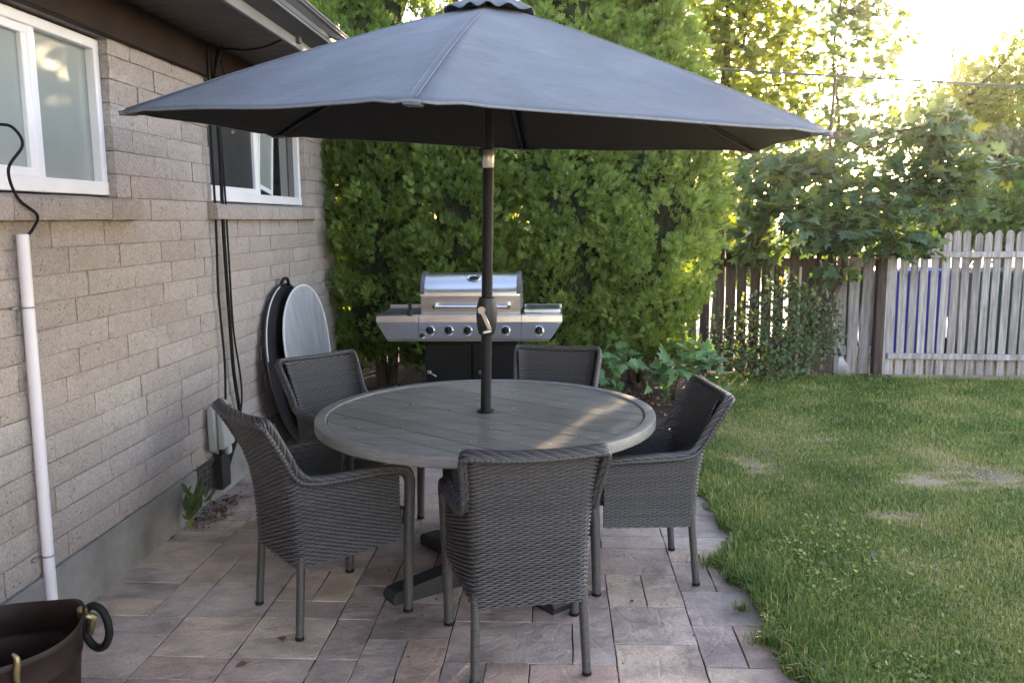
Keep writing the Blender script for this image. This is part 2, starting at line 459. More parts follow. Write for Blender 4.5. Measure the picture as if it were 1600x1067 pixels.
def wob(x, y): return .5 * math.sin(1.7 * x + .6 * y) + .3 * math.sin(3.1 * y - 1.3 * x + 1) + .2 * math.sin(5.3 * x + 2.1 * y)
def lawn_z(x, y): return .007 + .006 * wob(x, y)
o = grid('lawn', .6, 11, -2, 10.2, 300, 260, M['lawn'], lawn_z, lambda x, y: x > edge_x(y) + .02 + .03 * math.sin(9 * y) + .02 * math.sin(23 * y))
tag(o, kind='structure')
o = grid('mulch_bed', -4, 3.4, 6.35, 9.6, 90, 50, M['mulch'],
         lambda x, y: -.008 + .02 * wob(2 * x, 2 * y) + .10 * max(0, min(1, (y - 6.6) / 1.2)) * (1 if x < .8 else max(0, 1 - (x - .8) / .5)),
         lambda x, y: (y > 6.35 and x < edge_x(y) + .02) or y > 8.1 - .25 * max(0, x - 1.2))
tag(o, kind='structure')
g = MB(); g.quad((-60, 10.4, -.02), (60, 10.4, -.02), (60, 34, -.02), (-60, 34, -.02))
tag(g.build('alley_road', M['road']), kind='structure')

# pavers
def make_patio():
    U = .158; x0, y0 = -2.0, -.6; NX, NY = 20, 46
    occ = np.zeros((NX, NY), bool); mb = MB(); r = random.Random(5)
    sizes = [(2, 2), (2, 2), (3, 2), (2, 1), (2, 1), (1, 2), (2, 2)]
    for j in range(NY):
        for i in range(NX):
            if occ[i, j]: continue
            opts = sizes[:]; r.shuffle(opts); pass
            for (a, b) in opts + [(1, 1)]:
                if i + a <= NX and j + b <= NY and not occ[i:i + a, j:j + b].any(): break
            occ[i:i + a, j:j + b] = True
            cx, cy = x0 + (i + a / 2) * U, y0 + (j + b / 2) * U
            if cx - a * U / 2 > edge_x(cy) + .02: continue
            if cy > 6.45: continue
            dx, dy = a * U - r.uniform(.003, .005), b * U - r.uniform(.003, .005)
            z = r.uniform(-.0008, .0008)
            n = 3; bev = .0018; hz = .05
            # gently uneven top, chamfered edges
            vs = []; fs = []
            tl = (r.uniform(-.0014, .0014), r.uniform(-.0014, .0014))
            for q in range(n + 1):
                for p in range(n + 1):
                    u, w = p / n - .5, q / n - .5
                    X = cx + u * (dx - 2 * bev) + (r.uniform(-.002, .002) if p in (0, n) else 0)
                    Y = cy + w * (dy - 2 * bev) + (r.uniform(-.002, .002) if q in (0, n) else 0)
                    vs.append((X, Y, z + tl[0] * u + tl[1] * w + r.uniform(-.0012, .0012)))
            for q in range(n):
                for p in range(n):
                    k = q * (n + 1) + p; fs.append((k, k + 1, k + n + 2, k + n + 1))
            ring = [p for p in range(n + 1)] + [q * (n + 1) + n for q in range(1, n + 1)] + \
                   [n * (n + 1) + p for p in range(n - 1, -1, -1)] + [q * (n + 1) for q in range(n - 1, 0, -1)]
            b0 = len(vs)
            for k in ring:
                X, Y, Z = vs[k]
                vs.append((X + math.copysign(bev, X - cx) * (abs(X - cx) > dx * .35), Y + math.copysign(bev, Y - cy) * (abs(Y - cy) > dy * .35), Z - .0035))
            b1 = len(vs)
            for k in range(len(ring)):
                X, Y, Z = vs[b0 + k]; vs.append((X, Y, Z - hz))
            m = len(ring)
            for k in range(m):
                kk = (k + 1) % m
                fs.append((ring[k], b0 + k, b0 + kk, ring[kk])); fs.append((b0 + k, b1 + k, b1 + kk, b0 + kk))
            mb.add(vs, fs, r.random())
    o = mb.build('patio_pavers', M['paver'], smooth=True, angle=40); tag(o, kind='structure')
    s = MB(); s.quad((-2.0, -.7, -.0042), (1.0, -.7, -.0042), (1.0, 6.5, -.0042), (-2.0, 6.5, -.0042))
    tag(s.build('joint_sand', M['sand']), kind='structure')
make_patio()

# ================================================================== HOUSE
def house():
    H = thing('block_house', 'house of pale slump block with brown eave and white sliding windows', 'house', (-2, 3.4, 0))
    def P(mb, nm, mat, par=H, **k):
        o = mb.build(nm, mat, par, **k)
        if par is H: o.location = (2, -3.4, 0)
        return o
    r = random.Random(3)
    Y0, Y1 = -2.0, 7.62
    wins = [(2.62, 3.80, 1.715, 2.40), (4.86, 6.72, 1.715, 2.40)]
    sills = [(2.45, 3.93, 1.608, 1.715), (4.80, 6.88, 1.608, 1.715)]
    pitch = .1048; z = .245
    mb = MB()
    ci = 0
    holes = wins + sills
    while z < 2.5:
        zt = z + pitch
        y = Y0 - (.2 if ci % 2 else 0) + r.uniform(-.05, .05)
        while y < Y1:
            L = .405 + (r.uniform(-.06, .03) if r.random() < .3 else 0)
            segs = [(max(y, Y0), min(y + L, Y1))]
            for (a, b, c, d) in holes:
                if c - .02 < (z + zt) / 2 < d + .02:
                    ns = []
                    for (p, q) in segs:
                        if q <= a or p >= b: ns.append((p, q)); continue
                        if p < a: ns.append((p, a))
                        if q > b: ns.append((b, q))
                    segs = ns
            for (p, q) in segs:
                if q - p < .03: continue
                gp = .003
                p2, q2 = p + gp, q - gp; zb, zz = z + .0026, zt - .0026
                off = r.uniform(-.003, .004); n = max(2, int((q2 - p2) / .05)); m = 3
                tl, sl = r.uniform(-.0025, .0025), r.uniform(-.0025, .0025)
                vs = []; fs = []
                for jj in range(m + 1):
                    for ii in range(n + 1):
                        ed = ii in (0, n) or jj in (0, m)
                        u = ii / n; w = jj / m
                        vs.append((-2.0 + off + tl * (u - .5) + sl * (w - .5) + r.uniform(-.0018, .0018) - (.005 if ed else 0),
                                   p2 + (q2 - p2) * u + (r.uniform(-.002, .002) if ii in (0, n) else 0),
                                   zb + (zz - zb) * w + (r.uniform(-.0012, .0012) if jj in (0, m) else 0)))
                for jj in range(m):
                    for ii in range(n):
                        k = jj * (n + 1) + ii; fs.append((k, k + 1, k + n + 2, k + n + 1))
                ring = list(range(n + 1)) + [jj * (n + 1) + n for jj in range(1, m + 1)] + \
                       [m * (n + 1) + ii for ii in range(n - 1, -1, -1)] + [jj * (n + 1) for jj in range(m - 1, 0, -1)]
                b0 = len(vs)
                dep = -2.085
                for k in ring: vs.append((dep, vs[k][1], vs[k][2]))
                mm = len(ring)
                for k in range(mm):
                    kk = (k + 1) % mm; fs.append((ring[k], b0 + k, b0 + kk, ring[kk]))
                mb.add(vs, fs, r.random())
            y += L
        z = zt; ci += 1
    wall = P(mb, 'block_wall', M['block'], smooth=True, angle=50)
    # mortar backing with the window openings left free
    mo = MB()
    def pane_strip(y0, y1, z0, z1): mo.box((-2.049, (y0 + y1) / 2, (z0 + z1) / 2), (.078, y1 - y0, z1 - z0))
    e = .012
    pane_strip(Y0, wins[0][0] - e, .245, 2.55)
    pane_strip(wins[0][0] - e, wins[0][1] + e, .245, wins[0][2] - e)
    pane_strip(wins[0][0] - e, wins[0][1] + e, wins[0][3] + e, 2.55)
    pane_strip(wins[0][1] + e, wins[1][0] - e, .245, 2.55)
    pane_strip(wins[1][0] - e, wins[1][1] + e, .245, wins[1][2] - e)
    pane_strip(wins[1][0] - e, wins[1][1] + e, wins[1][3] + e, 2.55)
    pane_strip(wins[1][1] + e, Y1 - .005, .245, 2.55)
    m_o = P(mo, 'mortar', M['mortar'])
    # body of the house behind
    b = MB(); b.box((-5.2, 2.8, 1.3), (6.1, 9.5, 2.55)); P(b, 'inner_wall', M['mortar'])
    f = MB()
    f.box((-2.06, 1.2, .1), (.15, 6.4, .29), bevel=.004)
    f.box((-2.06, 6.15, .1), (.15, 2.95, .29), bevel=.004)
    f.box((-2.06, 4.538, .015), (.15, .276, .12), bevel=.003)
    f.box((-2.11, 4.538, .15), (.03, .276, .19))
    P(f, 'foundation', M['concrete'])
    # crawl vent
    v = MB()
    for k in range(5): v.box((-1.996, 4.425 + k * .055, .155), (.010, .008, .15))
    for k in range(5): v.box((-1.993, 4.538, .09 + k * .034), (.010, .25, .006))
    P(v, 'crawl_vent', M['greyend'])
    # frieze, soffit, fascia, gutter, roof
    fr = MB(); fr.box((-1.985, 2.8, 2.503), (.045, 9.66, .186), bevel=.004); P(fr, 'frieze_board', M['frieze'])
    so = MB()
    y = -2.0
    while y < 7.6:
        so.box((-1.74, y + .07, 2.606), (.50, .137, .016), bevel=.003, tint=r.random()); y += .14
    P(so, 'soffit', M['soffit'])
    fa = MB(); fa.box((-1.488, 2.8, 2.665), (.022, 9.66, .19), bevel=.003); P(fa, 'fascia', M['fascia'])
    gu = MB()
    prof = [(-1.475, 2.622), (-1.375, 2.65), (-1.362, 2.665), (-1.362, 2.69), (-1.34, 2.715), (-1.325, 2.722), (-1.325, 2.742), (-1.338, 2.742),
            (-1.338, 2.733), (-1.372, 2.70), (-1.372, 2.668), (-1.38, 2.66), (-1.465, 2.634), (-1.465, 2.742), (-1.475, 2.742)]
    gu.prism(prof, 1, -2.0, 7.65); P(gu, 'gutter', M['gutter'])
    gl = MB(); gl.tube([(-1.37, -2.0, 2.6545), (-1.37, 7.65, 2.6545)], .007, 6)
    gl.tube([(-1.322, -2.0, 2.74), (-1.322, 7.65, 2.74)], .006, 6); P(gl, 'gutter_lip', M['fascia'])
    ro = MB(); ro.prism([(-1.42, 2.765), (-5.2, 4.05), (-9.0, 2.765), (-9.0, 2.79), (-5.2, 4.08), (-1.42, 2.79)], 1, -2.2, 7.85); P(ro, 'roof', M['shingle'])
    ga = MB(); ga.prism([(-2.0, 2.60), (-5.2, 3.95), (-8.2, 2.60)], 1, 7.45, 7.55); P(ga, 'gable', M['frieze'])
    # unseen wall and roof added behind the viewer to block sky light
    wg = MB(); wg.box((-.95, -2.05, 1.35), (2.1, .2, 2.6)); P(wg, 'sky_block_wall', M['mortar'])
    wg = MB(); wg.prism([(-.45, 2.66), (-.45, 2.78), (-5.0, 3.9), (-5.0, 3.78)], 0, -2.3, .45); P(wg, 'sky_block_roof', M['shingle'])
    # windows
    XF = -2.055
    for wi, (a, b_, c, d) in enumerate(wins):
        fm = MB(); W = .042
        mull = 3.315 if wi == 0 else 5.79
        c2 = c + .006
        fm.box((XF - .02, (a + b_) / 2, c2 + .03), (.075, b_ - a, .06), bevel=.004)
        fm.box((XF - .02, (a + b_) / 2, d - .022), (.07, b_ - a, .044), bevel=.004)
        fm.box((XF - .02, a + W / 2, (c2 + d) / 2), (.068, W, d - c2 - .002), bevel=.004)
        fm.box((XF - .02, b_ - W / 2, (c2 + d) / 2), (.068, W, d - c2 - .002), bevel=.004)
        fm.box((XF - .022, mull, (c2 + d) / 2), (.060, .05, d - c2 - .004), bevel=.004)
        fo = P(fm, 'window', M['vinyl'], smooth=True, angle=30)
        fo['label'] = 'white window with frosted panes' if wi == 0 else 'white window with screen and dark glass'
        # sliding sash of the left half
        sf = MB()
        y0, y1 = a + W - .003, mull - .025 + .003
        zz0, zz1 = c2 + .06, d - .044
        sw = .034
        sf.box((XF - .012, (y0 + y1) / 2, zz0 + sw / 2), (.035, y1 - y0, sw), bevel=.003)
        sf.box((XF - .012, (y0 + y1) / 2, zz1 - sw / 2), (.035, y1 - y0, sw), bevel=.003)
        sf.box((XF - .013, y0 + sw / 2, (zz0 + zz1) / 2), (.033, sw, zz1 - zz0 - .002), bevel=.003)
        sf.box((XF - .013, y1 - sw / 2, (zz0 + zz1) / 2), (.033, sw, zz1 - zz0 - .002), bevel=.003)
        s_o = sf.build('sash', M['vinyl'], fo)
        g1 = MB(); g1.box((XF - .02, (y0 + y1) / 2, (zz0 + zz1) / 2), (.008, y1 - y0 - .05, zz1 - zz0 - .05))
        g1.build('screen' if wi else 'pane', M['screen'] if wi else M['frost'], fo)
        g2 = MB(); g2.box((XF - .03, (mull + b_) / 2, (c2 + d) / 2), (.008, b_ - mull - .06, d - c2 - .08))
        g2.build('pane', M['glass'] if wi else M['frost'], fo)
        if wi == 1:      # a small white vent sash standing tilted behind the glass
            tq = MB(); Rr = np.array(Matrix.Rotation(math.radians(-9), 3, 'X'))
            for (dy, dz, sy, sz) in ((0, .21, .30, .03), (0, -.21, .30, .03), (-.135, 0, .03, .40), (.135, 0, .03, .40)):
                cc = np.array([XF - .022, 6.02, 2.03]) + Rr @ np.array([0, dy, dz])
                tq.box(cc, (.012, sy, sz), R=Rr)
            tq.build('vent_sash', M['vinyl'], fo)
            gq = MB(); gq.box((XF - .0245, 6.02, 2.03), (.005, .25, .39), R=Rr); gq.build('vent_pane', M['frost'], fo)
            sh = MB(); sh.box((XF - .0245, 6.42, 2.05), (.004, .16, .56)); sh.build('curtain', M['fascia'], fo)
    for wi, (a, b_, c, d) in enumerate(sills):
        sb = MB(); y = a; k = 0
        n = 24
        while y < b_ - .01:
            L = min(.20 + r.uniform(-.05, .12), b_ - y)
            if b_ - y - L < .06: L = b_ - y
            dz = r.uniform(-.002, .002)
            vs = []; fs = []
            mm = 4; nn = 4
            prof = [(-2.04, d - .002), (-1.955, d - .014), (-1.945, d - .022), (-1.944, c + .03), (-1.948, c + .004), (-2.0, c + .002), (-2.04, c + .002)]
            for i in range(nn + 1):
                u = i / nn
                for (X, Z) in prof:
                    ed = .004 if i in (0, nn) else 0
                    vs.append((X - (ed if X > -2 else 0) + r.uniform(-.002, .002), y + .002 + (L - .004) * u, Z + dz + (r.uniform(-.002, .002) if X > -2 else 0)))
            pn = len(prof)
            for i in range(nn):
                for q in range(pn):
                    qq = (q + 1) % pn
                    fs.append((i * pn + q, i * pn + qq, (i + 1) * pn + qq, (i + 1) * pn + q))
            fs.append(tuple(range(pn))); fs.append(tuple(range(nn * pn, (nn + 1) * pn))[::-1])
            sb.add(vs, fs, r.random()); y += L
        P(sb, 'window_sill', M['block'], smooth=True, angle=45)
house()

# ---------------- things on the wall
def catmull(pts, n=8):
    pts = [np.array(p, float) for p in pts]
    P = [2 * pts[0] - pts[1]] + pts + [2 * pts[-1] - pts[-2]]
    out = []
    for i in range(1, len(P) - 2):
        for k in range(n):
            t = k / n
            out.append(.5 * ((2 * P[i]) + (-P[i - 1] + P[i + 1]) * t + (2 * P[i - 1] - 5 * P[i] + 4 * P[i + 1] - P[i + 2]) * t * t + (-P[i - 1] + 3 * P[i] - 3 * P[i + 1] + P[i + 2]) * t ** 3))
    out.append(pts[-1]); return out

def cable(name, pts, r, label, cat='cable', mat='black', group=None):
    m = MB(); m.tube(catmull(pts, 8), r, 7)
    o = m.build(name, M[mat], smooth=True); return tag(o, label, cat, group)

pp = thing('conduit_pipe', 'white plastic conduit pipe strapped upright to the block wall', 'pipe', (-1.97, 3.01, .05))
m = MB(); m.lathe([(.018, .02), (.0215, .02), (.0215, 1.51), (.018, 1.51), (.018, 1.3)], n=20)
o = m.build('pipe', M['pvc'], pp, smooth=True, angle=40)
pp.rotation_euler = (math.radians(-.9), 0, 0)
for z in (1.24, .28):
    m = MB()
    m.tube([(.0235 * math.cos(a), .0235 * math.sin(a), z) for a in np.linspace(-2.4, 2.4, 15)], .0035, 6)
    m.tube([(-.018, -.016, z), (-.024, -.055, z + .002)], .005, 6); m.lathe([(.009, -.004), (.009, .004)], (-.022, -.055, z), 10, caps=True)
    m.build('strap', M['zinc'], pp, smooth=True)
cable('black_cable', [(-2.0, 2.98, 1.95), (-1.95, 3.0, 1.94), (-1.93, 3.02, 1.88), (-1.945, 2.95, 1.79), (-1.94, 2.98, 1.69), (-1.93, 3.07, 1.63), (-1.95, 3.07, 1.58), (-1.97, 3.038, 1.53), (-1.97, 3.03, 1.45)], .0055,
      'short black cable curling from the near window down into the white pipe')
cg = 'black cables running down the wall'
cable('black_cable', [(-1.95, 4.80, 2.58), (-1.955, 4.80, 2.4), (-1.965, 4.81, 2.1), (-1.97, 4.82, 1.6), (-1.975, 4.81, 1.2), (-1.97, 4.83, .8), (-1.965, 4.80, .56)], .007,
      'thin black cable left of the others, running down into the grey box', group=cg)
cable('black_cable', [(-1.90, 4.87, 2.58), (-1.945, 4.87, 2.4), (-1.955, 4.90, 2.0), (-1.96, 4.90, 1.5), (-1.965, 4.93, 1.0), (-1.97, 4.96, .7), (-1.965, 5.0, .45), (-1.955, 4.93, .32), (-1.95, 4.78, .2), (-1.96, 4.72, .1)], .011,
      'thick black cable bundle running from the eave down to the patio vent', group=cg)
cable('black_cable', [(-1.93, 4.88, 2.56), (-1.95, 4.885, 2.42), (-1.952, 4.93, 1.9), (-1.957, 4.95, 1.4), (-1.965, 4.98, .95), (-1.965, 5.05, .65), (-1.96, 5.03, .48), (-1.95, 4.9, .34), (-1.95, 4.76, .22)], .006,
      'black cable hanging loose at right of the bundle beside the far window', group=cg)
cable('black_cable', [(-1.51, 4.75, 2.585), (-1.62, 4.80, 2.56), (-1.75, 4.86, 2.555), (-1.9, 4.93, 2.575), (-1.955, 4.97, 2.56), (-1.955, 5.06, 2.42)], .006,
      'black cable sagging below the brown soffit from fascia to wall')
ub = thing('utility_box', 'grey plastic utility box on the wall above the crawl vent', 'utility box', (-1.94, 4.66, .43))
m = MB(); m.box((-.022, 0, 0), (.05, .20, .26), bevel=.012); m.build('body', M['box'], ub, smooth=True, angle=40)
m = MB(); m.box((.022, .005, 0), (.036, .17, .235), bevel=.014); m.build('lid', M['box'], ub, smooth=True, angle=40)
m = MB(); m.box((0, .05, -.15), (.05, .055, .05), bevel=.006); m.build('cable_port', M['box'], ub)
m = MB(); m.box((-1.953, 4.67, .165), (.05, .12, .20), bevel=.006)
m.box((-1.953, 4.69, .285), (.035, .06, .05), bevel=.006)
tag(m.build('cable_cover', M['crank']), 'dark cable cover standing against the foundation beside the vent', 'cable cover')

# ---------------- overhead wire
ow = thing('overhead_wire', 'dark overhead service wire from the fascia past the trees', 'wire', (-1.47, 4.93, 2.63))
def rel(p): return tuple(np.array(p) - np.array([-1.47, 4.93, 2.63]))
a = np.array([-1.40, 5.12, 2.70]); b1 = wp(1050, 105, 8.6); b2 = wp(1620, 137, 9.6)
line = [a + (b1 - a) * t - np.array([0, 0, .25 * 4 * t * (1 - t) * 1]) for t in np.linspace(0, 1, 14)] + [b1 + (b2 - b1) * t for t in np.linspace(.1, 1, 8)] + [b1 + (b2 - b1) * 1.6]
m = MB(); m.tube([rel(p) for p in line], .012, 6); m.build('wire', M['gutter'], ow, smooth=True)
m = MB(); m.tube([rel(p) for p in [(-1.475, 4.92, 2.63), (-1.44, 5.0, 2.665), (-1.40, 5.12, 2.70)]], .004, 6); m.build('hook', M['zinc'], ow)
m = MB(); m.tube([rel((-1.415, 5.06, 2.685)), rel((-1.36, 5.28, 2.715))], [.014, .010], 8); m.build('insulator', M['pvc'], ow, smooth=True, angle=40)
m = MB(); m.box((.0, -.02, -.0), (.03, .05, .07), bevel=.004); m.build('bracket', M['gutter'], ow)
for (k, (Ya, Yb)) in enumerate(((22, 22.5), (22.2, 22.7), (22.4, 22.9))):
    a = wp(1420, 178 + 20 * k, Ya); b = wp(1640, 168 + 12 * k, Yb)
    lab = ['highest', 'middle', 'lowest'][k] + ' of the thin far wires right of the sun glow'
    m = MB(); m.tube([a + (b - a) * t for t in (0, .5, 1)], .012, 5); tag(m.build('distant_wire', M['fascia']), lab, 'wire', 'thin far wires')

# ================================================================== CHAIRS
def ip(z, xs, ys): return float(np.interp(z, xs, ys))
def hw(z): return ip(z, [.27, .45, .60, .70, .80, .88], [.207, .209, .216, .224, .234, .241])
def yb(z): return ip(z, [.27, .42, .52, .60, .66, .75, .88], [-.225, -.229, -.235, -.248, -.266, -.298, -.350])
def upath(z, ins):
    """plan outline of the chair shell at height z, from front right round the back to front left"""
    w = hw(z) - ins; y = yb(z) + ins; fwid = .262 - ins; yf = .20
    rr = .045
    pts = []
    for t in np.linspace(0, 1, 14)[:-1]:
        pts.append((fwid + (w - fwid) * t ** 1.0, yf + (y + rr - yf) * t))
    for a in np.linspace(0, PI / 2, 7):
        pts.append((w - rr + rr * math.cos(a), y + rr - rr * math.sin(a)))
    bul = .018 * min(1, max(0, (z - .45) / .35))
    right = pts
    mid = [((w - rr) * (1 - t), y) for t in np.linspace(0, 1, 8)[1:]]
    half = [(x, yy) for x, yy in right + mid]
    half = [(x, yy - bul * max(0, 1 - (x / w) ** 2) * (1 if yy < -.1 else 0)) for x, yy in half]
    full = half + [(-x, yy) for x, yy in half[-2::-1]]
    P = np.array(full)
    d = np.r_[0, np.cumsum(np.linalg.norm(np.diff(P, axis=0), axis=1))]
    return P, d

def weave(ins, sign, zone):
    """woven strips; zone 'back' or +1 / -1 for the side panels"""
    PER = .042; pr = .0082
    V = []; F = []; T = []; base = 0
    z = .272; row = 0
    r = random.Random(2 + int(sign * 3))
    while z < .842:
        P, d = upath(z, ins)
        S = d - d[-1] / 2
        # corner arc position
        sc_ = [abs(S[i]) for i in range(len(P)) if abs(P[i][0]) > hw(z) - ins - .012 and P[i][1] < yb(z) + ins + .035]
        sco = min(sc_) if sc_ else hw(z)
        if zone == 'back':
            s0, s1 = -sco - .006, sco + .006
        else:
            if z > .60: break
            e = d[-1] / 2
            s0, s1 = (-e, -sco - .006) if zone == 1 else (sco + .006, e)
        n = max(4, int((s1 - s0) / PER * 8))
        ss = np.linspace(s0, s1, n + 1)
        X = np.interp(ss, S, P[:, 0]); Y = np.interp(ss, S, P[:, 1])
        tx = np.gradient(X); ty = np.gradient(Y); L = np.hypot(tx, ty); nx, ny = ty / L, -tx / L
        # outward for a path running right -> back -> left
        nx, ny = -nx * -1, -ny * -1
        cx, cy = X * 0, Y * 0
        dot = nx * X + ny * (Y - .0)
        nx = np.where(dot < 0, -nx, nx); ny = np.where(dot < 0, -ny, ny)
        w = np.cos(2 * PI * ss / PER + (row % 2) * PI)
        w = np.sign(w) * np.abs(w) ** .6
        amp = .0030
        front = np.clip((np.abs(ss) - sco) / (d[-1] / 2 - sco + 1e-6), 0, 1)
        rise = .032 * front * (1 - (z - .272) / .328) if z < .60 else 0 * front
        tint = np.full(n + 1, .68 + r.uniform(-.12, .2))
        topdip = .008 * np.clip(1 - (X / .25) ** 2, 0, 1) * max(0, (z - .7) / .16)
        for (dz, dn) in ((-pr * .44, -.0018), (-pr * .15, .0008), (pr * .22, .0006), (pr * .43, -.0018)):
            o = sign * (amp * w + dn)
            V.append(np.c_[X + nx * o, Y + ny * o, z + pr / 2 + dz + rise - topdip]); T.append(tint)
        k = n + 1
        for q in range(3):
            a = base + q * k + np.arange(n)
            f = np.c_[a, a + 1, a + 1 + k, a + k]
            F.append(f)
        base += 4 * k
        z += pr; row += 1
    return np.vstack(V), np.vstack(F), np.concatenate(T)

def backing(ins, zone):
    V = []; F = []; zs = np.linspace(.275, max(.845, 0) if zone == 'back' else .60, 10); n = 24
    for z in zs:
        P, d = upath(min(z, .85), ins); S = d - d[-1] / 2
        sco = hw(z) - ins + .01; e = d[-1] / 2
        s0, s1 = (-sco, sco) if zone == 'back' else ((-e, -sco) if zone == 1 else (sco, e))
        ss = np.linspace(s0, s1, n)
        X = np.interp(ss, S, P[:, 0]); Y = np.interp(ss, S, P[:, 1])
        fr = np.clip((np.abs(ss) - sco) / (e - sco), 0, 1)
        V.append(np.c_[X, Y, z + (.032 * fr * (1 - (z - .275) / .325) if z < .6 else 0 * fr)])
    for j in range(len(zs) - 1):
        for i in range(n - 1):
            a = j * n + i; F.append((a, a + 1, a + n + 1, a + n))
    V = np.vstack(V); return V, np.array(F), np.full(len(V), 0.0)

def join(*parts):
    V = []; F = []; T = []; b = 0
    for v, f, t in parts:
        V.append(v); F.append(f + b); T.append(t); b += len(v)
    return np.vstack(V), np.vstack(F), np.concatenate(T)

def rim_path():
    half = [(.262, .215, .588), (.264, .19, .604), (.262, .10, .612), (.250, -.02, .612), (.236, -.12, .612), (.226, -.185, .622), (.221, -.222, .652),
            (.225, -.255, .710), (.231, -.288, .770), (.236, -.318, .822), (.233, -.335, .850), (.210, -.348, .857), (.11, -.359, .852)]
    wide = [(1, 0, 0)] * 5 + [(.8, .5, .3)] + [(.25, .9, .35)] * 4 + [(.2, .9, .38), (0, .92, .4), (0, .92, .4)]
    pts = half + [(0, -.362, .850)] + [(-x, y, z) for x, y, z in half[::-1]]
    wd = wide + [(0, .92, .4)] + [(-x, y, z) for x, y, z in wide[::-1]]
    return pts, wd

def make_chair():
    root = thing('wicker_armchair', 'x', 'chair')
    for zone in ('back', 1, -1):
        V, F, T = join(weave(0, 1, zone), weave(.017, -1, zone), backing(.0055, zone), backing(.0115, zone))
        nm = 'backrest' if zone == 'back' else 'arm_panel'
        np_mesh(nm, V, F, M['wicker'], root, T, True)
    # rim of twisted strands
    pts, wd = rim_path()
    C = np.array(catmull(pts, 9)); Wd = np.array(catmull(wd, 9))
    d = np.r_[0, np.cumsum(np.linalg.norm(np.diff(C, axis=0), axis=1))]
    n = 230
    s = np.linspace(0, d[-1], n)
    C = np.c_[[np.interp(s, d, C[:, k]) for k in range(3)]].T; Wd = np.c_[[np.interp(s, d, Wd[:, k]) for k in range(3)]].T
    T = np.gradient(C, axis=0); T /= np.linalg.norm(T, axis=1)[:, None]
    Wd = Wd - T * (Wd * T).sum(1)[:, None]; Wd /= np.linalg.norm(Wd, axis=1)[:, None]
    B = np.cross(T, Wd)
    mb = MB()
    for k in range(8):
        ph = 2 * PI * k / 8 + s * 2 * PI / .19
        pth = C + Wd * (.0175 * np.cos(ph))[:, None] + B * (.0085 * np.sin(ph))[:, None]
        mb.tube(pth, .0056, 6, tint=.35 + .5 * (k % 2))
    mb.build('braided_rim', M['wicker'], root, smooth=True)
    mb = MB()   # wrapped band under the rim
    for sg in (1,):
        off = C - np.array([0, 0, .014]); 
        ctr = np.array([0, -.02, 0])
        out = C - ctr; out[:, 2] = 0; out /= np.linalg.norm(out, axis=1)[:, None]
        pth = off + out * .012
        s2 = np.linspace(0, n - 1, 460)
        pth = np.c_[[np.interp(s2, np.arange(n), pth[:, k]) for k in range(3)]].T
        mb.tube(pth, [.0105 + (.0012 if i % 4 < 2 else -.0008) for i in range(len(pth))], 7)
    mb.build('wrapped_band', M['wicker'], root, smooth=True)
    # seat
    mb = MB(); n = 9
    vs = []; fs = []
    for j in range(n):
        for i in range(n):
            u, w = i / (n - 1) * 2 - 1, j / (n - 1)
            yy = -.20 + w * .43; ww = .19 + .055 * w
            vs.append((u * ww, yy, .425 - .012 * (1 - u * u) * math.sin(w * PI)))
    for j in range(n - 1):
        for i in range(n - 1):
            a = j * n + i; fs.append((a, a + 1, a + n + 1, a + n))
    mb.add(vs, fs)
    mb.box((0, .232, .39), (.47, .03, .07), bevel=.01); mb.box((0, .02, .40), (.40, .40, .03))
    mb.build('seat', M['wicker'], root, smooth=True, angle=50)
    def ringed(pts, r0, r1, nm):
        C = np.array(catmull(pts, 10)); d = np.r_[0, np.cumsum(np.linalg.norm(np.diff(C, axis=0), axis=1))]
        k = int(d[-1] / .0032); s = np.linspace(0, d[-1], k)
        C = np.c_[[np.interp(s, d, C[:, q]) for q in range(3)]].T
        rr = [r0 + (r1 - r0) * i / k + (.0009 if i % 3 else -.0012) for i in range(k)]
        mb = MB(); mb.tube(C, rr, 10)
        lg = mb.build(nm, M['wicker'], root, smooth=True)
        mb = MB(); e = C[-1]; mb.lathe([(r1 - .001, .014), (r1 + .002, .012), (r1 + .002, 0), (0, 0)], (e[0], e[1], e[2] - .0005), 12)
        mb.build('foot_cap', M['black'], lg, smooth=True, angle=50)
    for sx in (1, -1):
        ringed([(sx * .19, -.20, .32), (sx * .193, -.21, .2), (sx * .20, -.226, .002)], .0165, .0155, 'leg')
        ringed([(sx * .262, .17, .598), (sx * .264, .215, .590), (sx * .264, .243, .555), (sx * .262, .245, .48), (sx * .258, .235, .25), (sx * .256, .228, .002)], .024, .0185, 'leg')
    return root

def dup(root, loc, rz, label):
    r = root.copy(); COL.objects.link(r); r.location = loc; r.rotation_euler = (0, 0, rz); r['label'] = label
    for ch in list(root.children):
        c = ch.copy(); COL.objects.link(c); c.parent = r
        for gch in ch.children:
            d = gch.copy(); COL.objects.link(d); d.parent = c
    return r

ch0 = make_chair(); ch0['group'] = 'wicker chairs round the table'
# centre and heading (direction the sitter faces)
chairs = [(-.140, 2.99, math.radians(101.5), 'grey wicker armchair nearest the camera, its woven back turned to us'),
          (-.96, 3.315, math.radians(41.5), 'grey wicker armchair on the wall side, seen from behind with its right arm panel showing'),
          (.355, 3.735, math.radians(188), 'grey wicker armchair in profile beside the lawn, facing left'),
          (-1.085, 4.33, math.radians(-42), 'grey wicker armchair in front of the round reflectors, pale sheen on its backrest'),
          (-.055, 4.42, math.radians(-99), 'grey wicker armchair at the far side of the table before the grill')]
for i, (x, y, a, lab) in enumerate(chairs):
    if i == 0:
        ch0.location = (x, y, 0); ch0.rotation_euler = (0, 0, a - PI / 2); ch0['label'] = lab
    else:
        dup(ch0, (x, y, 0), a - PI / 2, lab).scale = (1, 1, (1, 1.03, .985, 1.0, 1.02)[i])

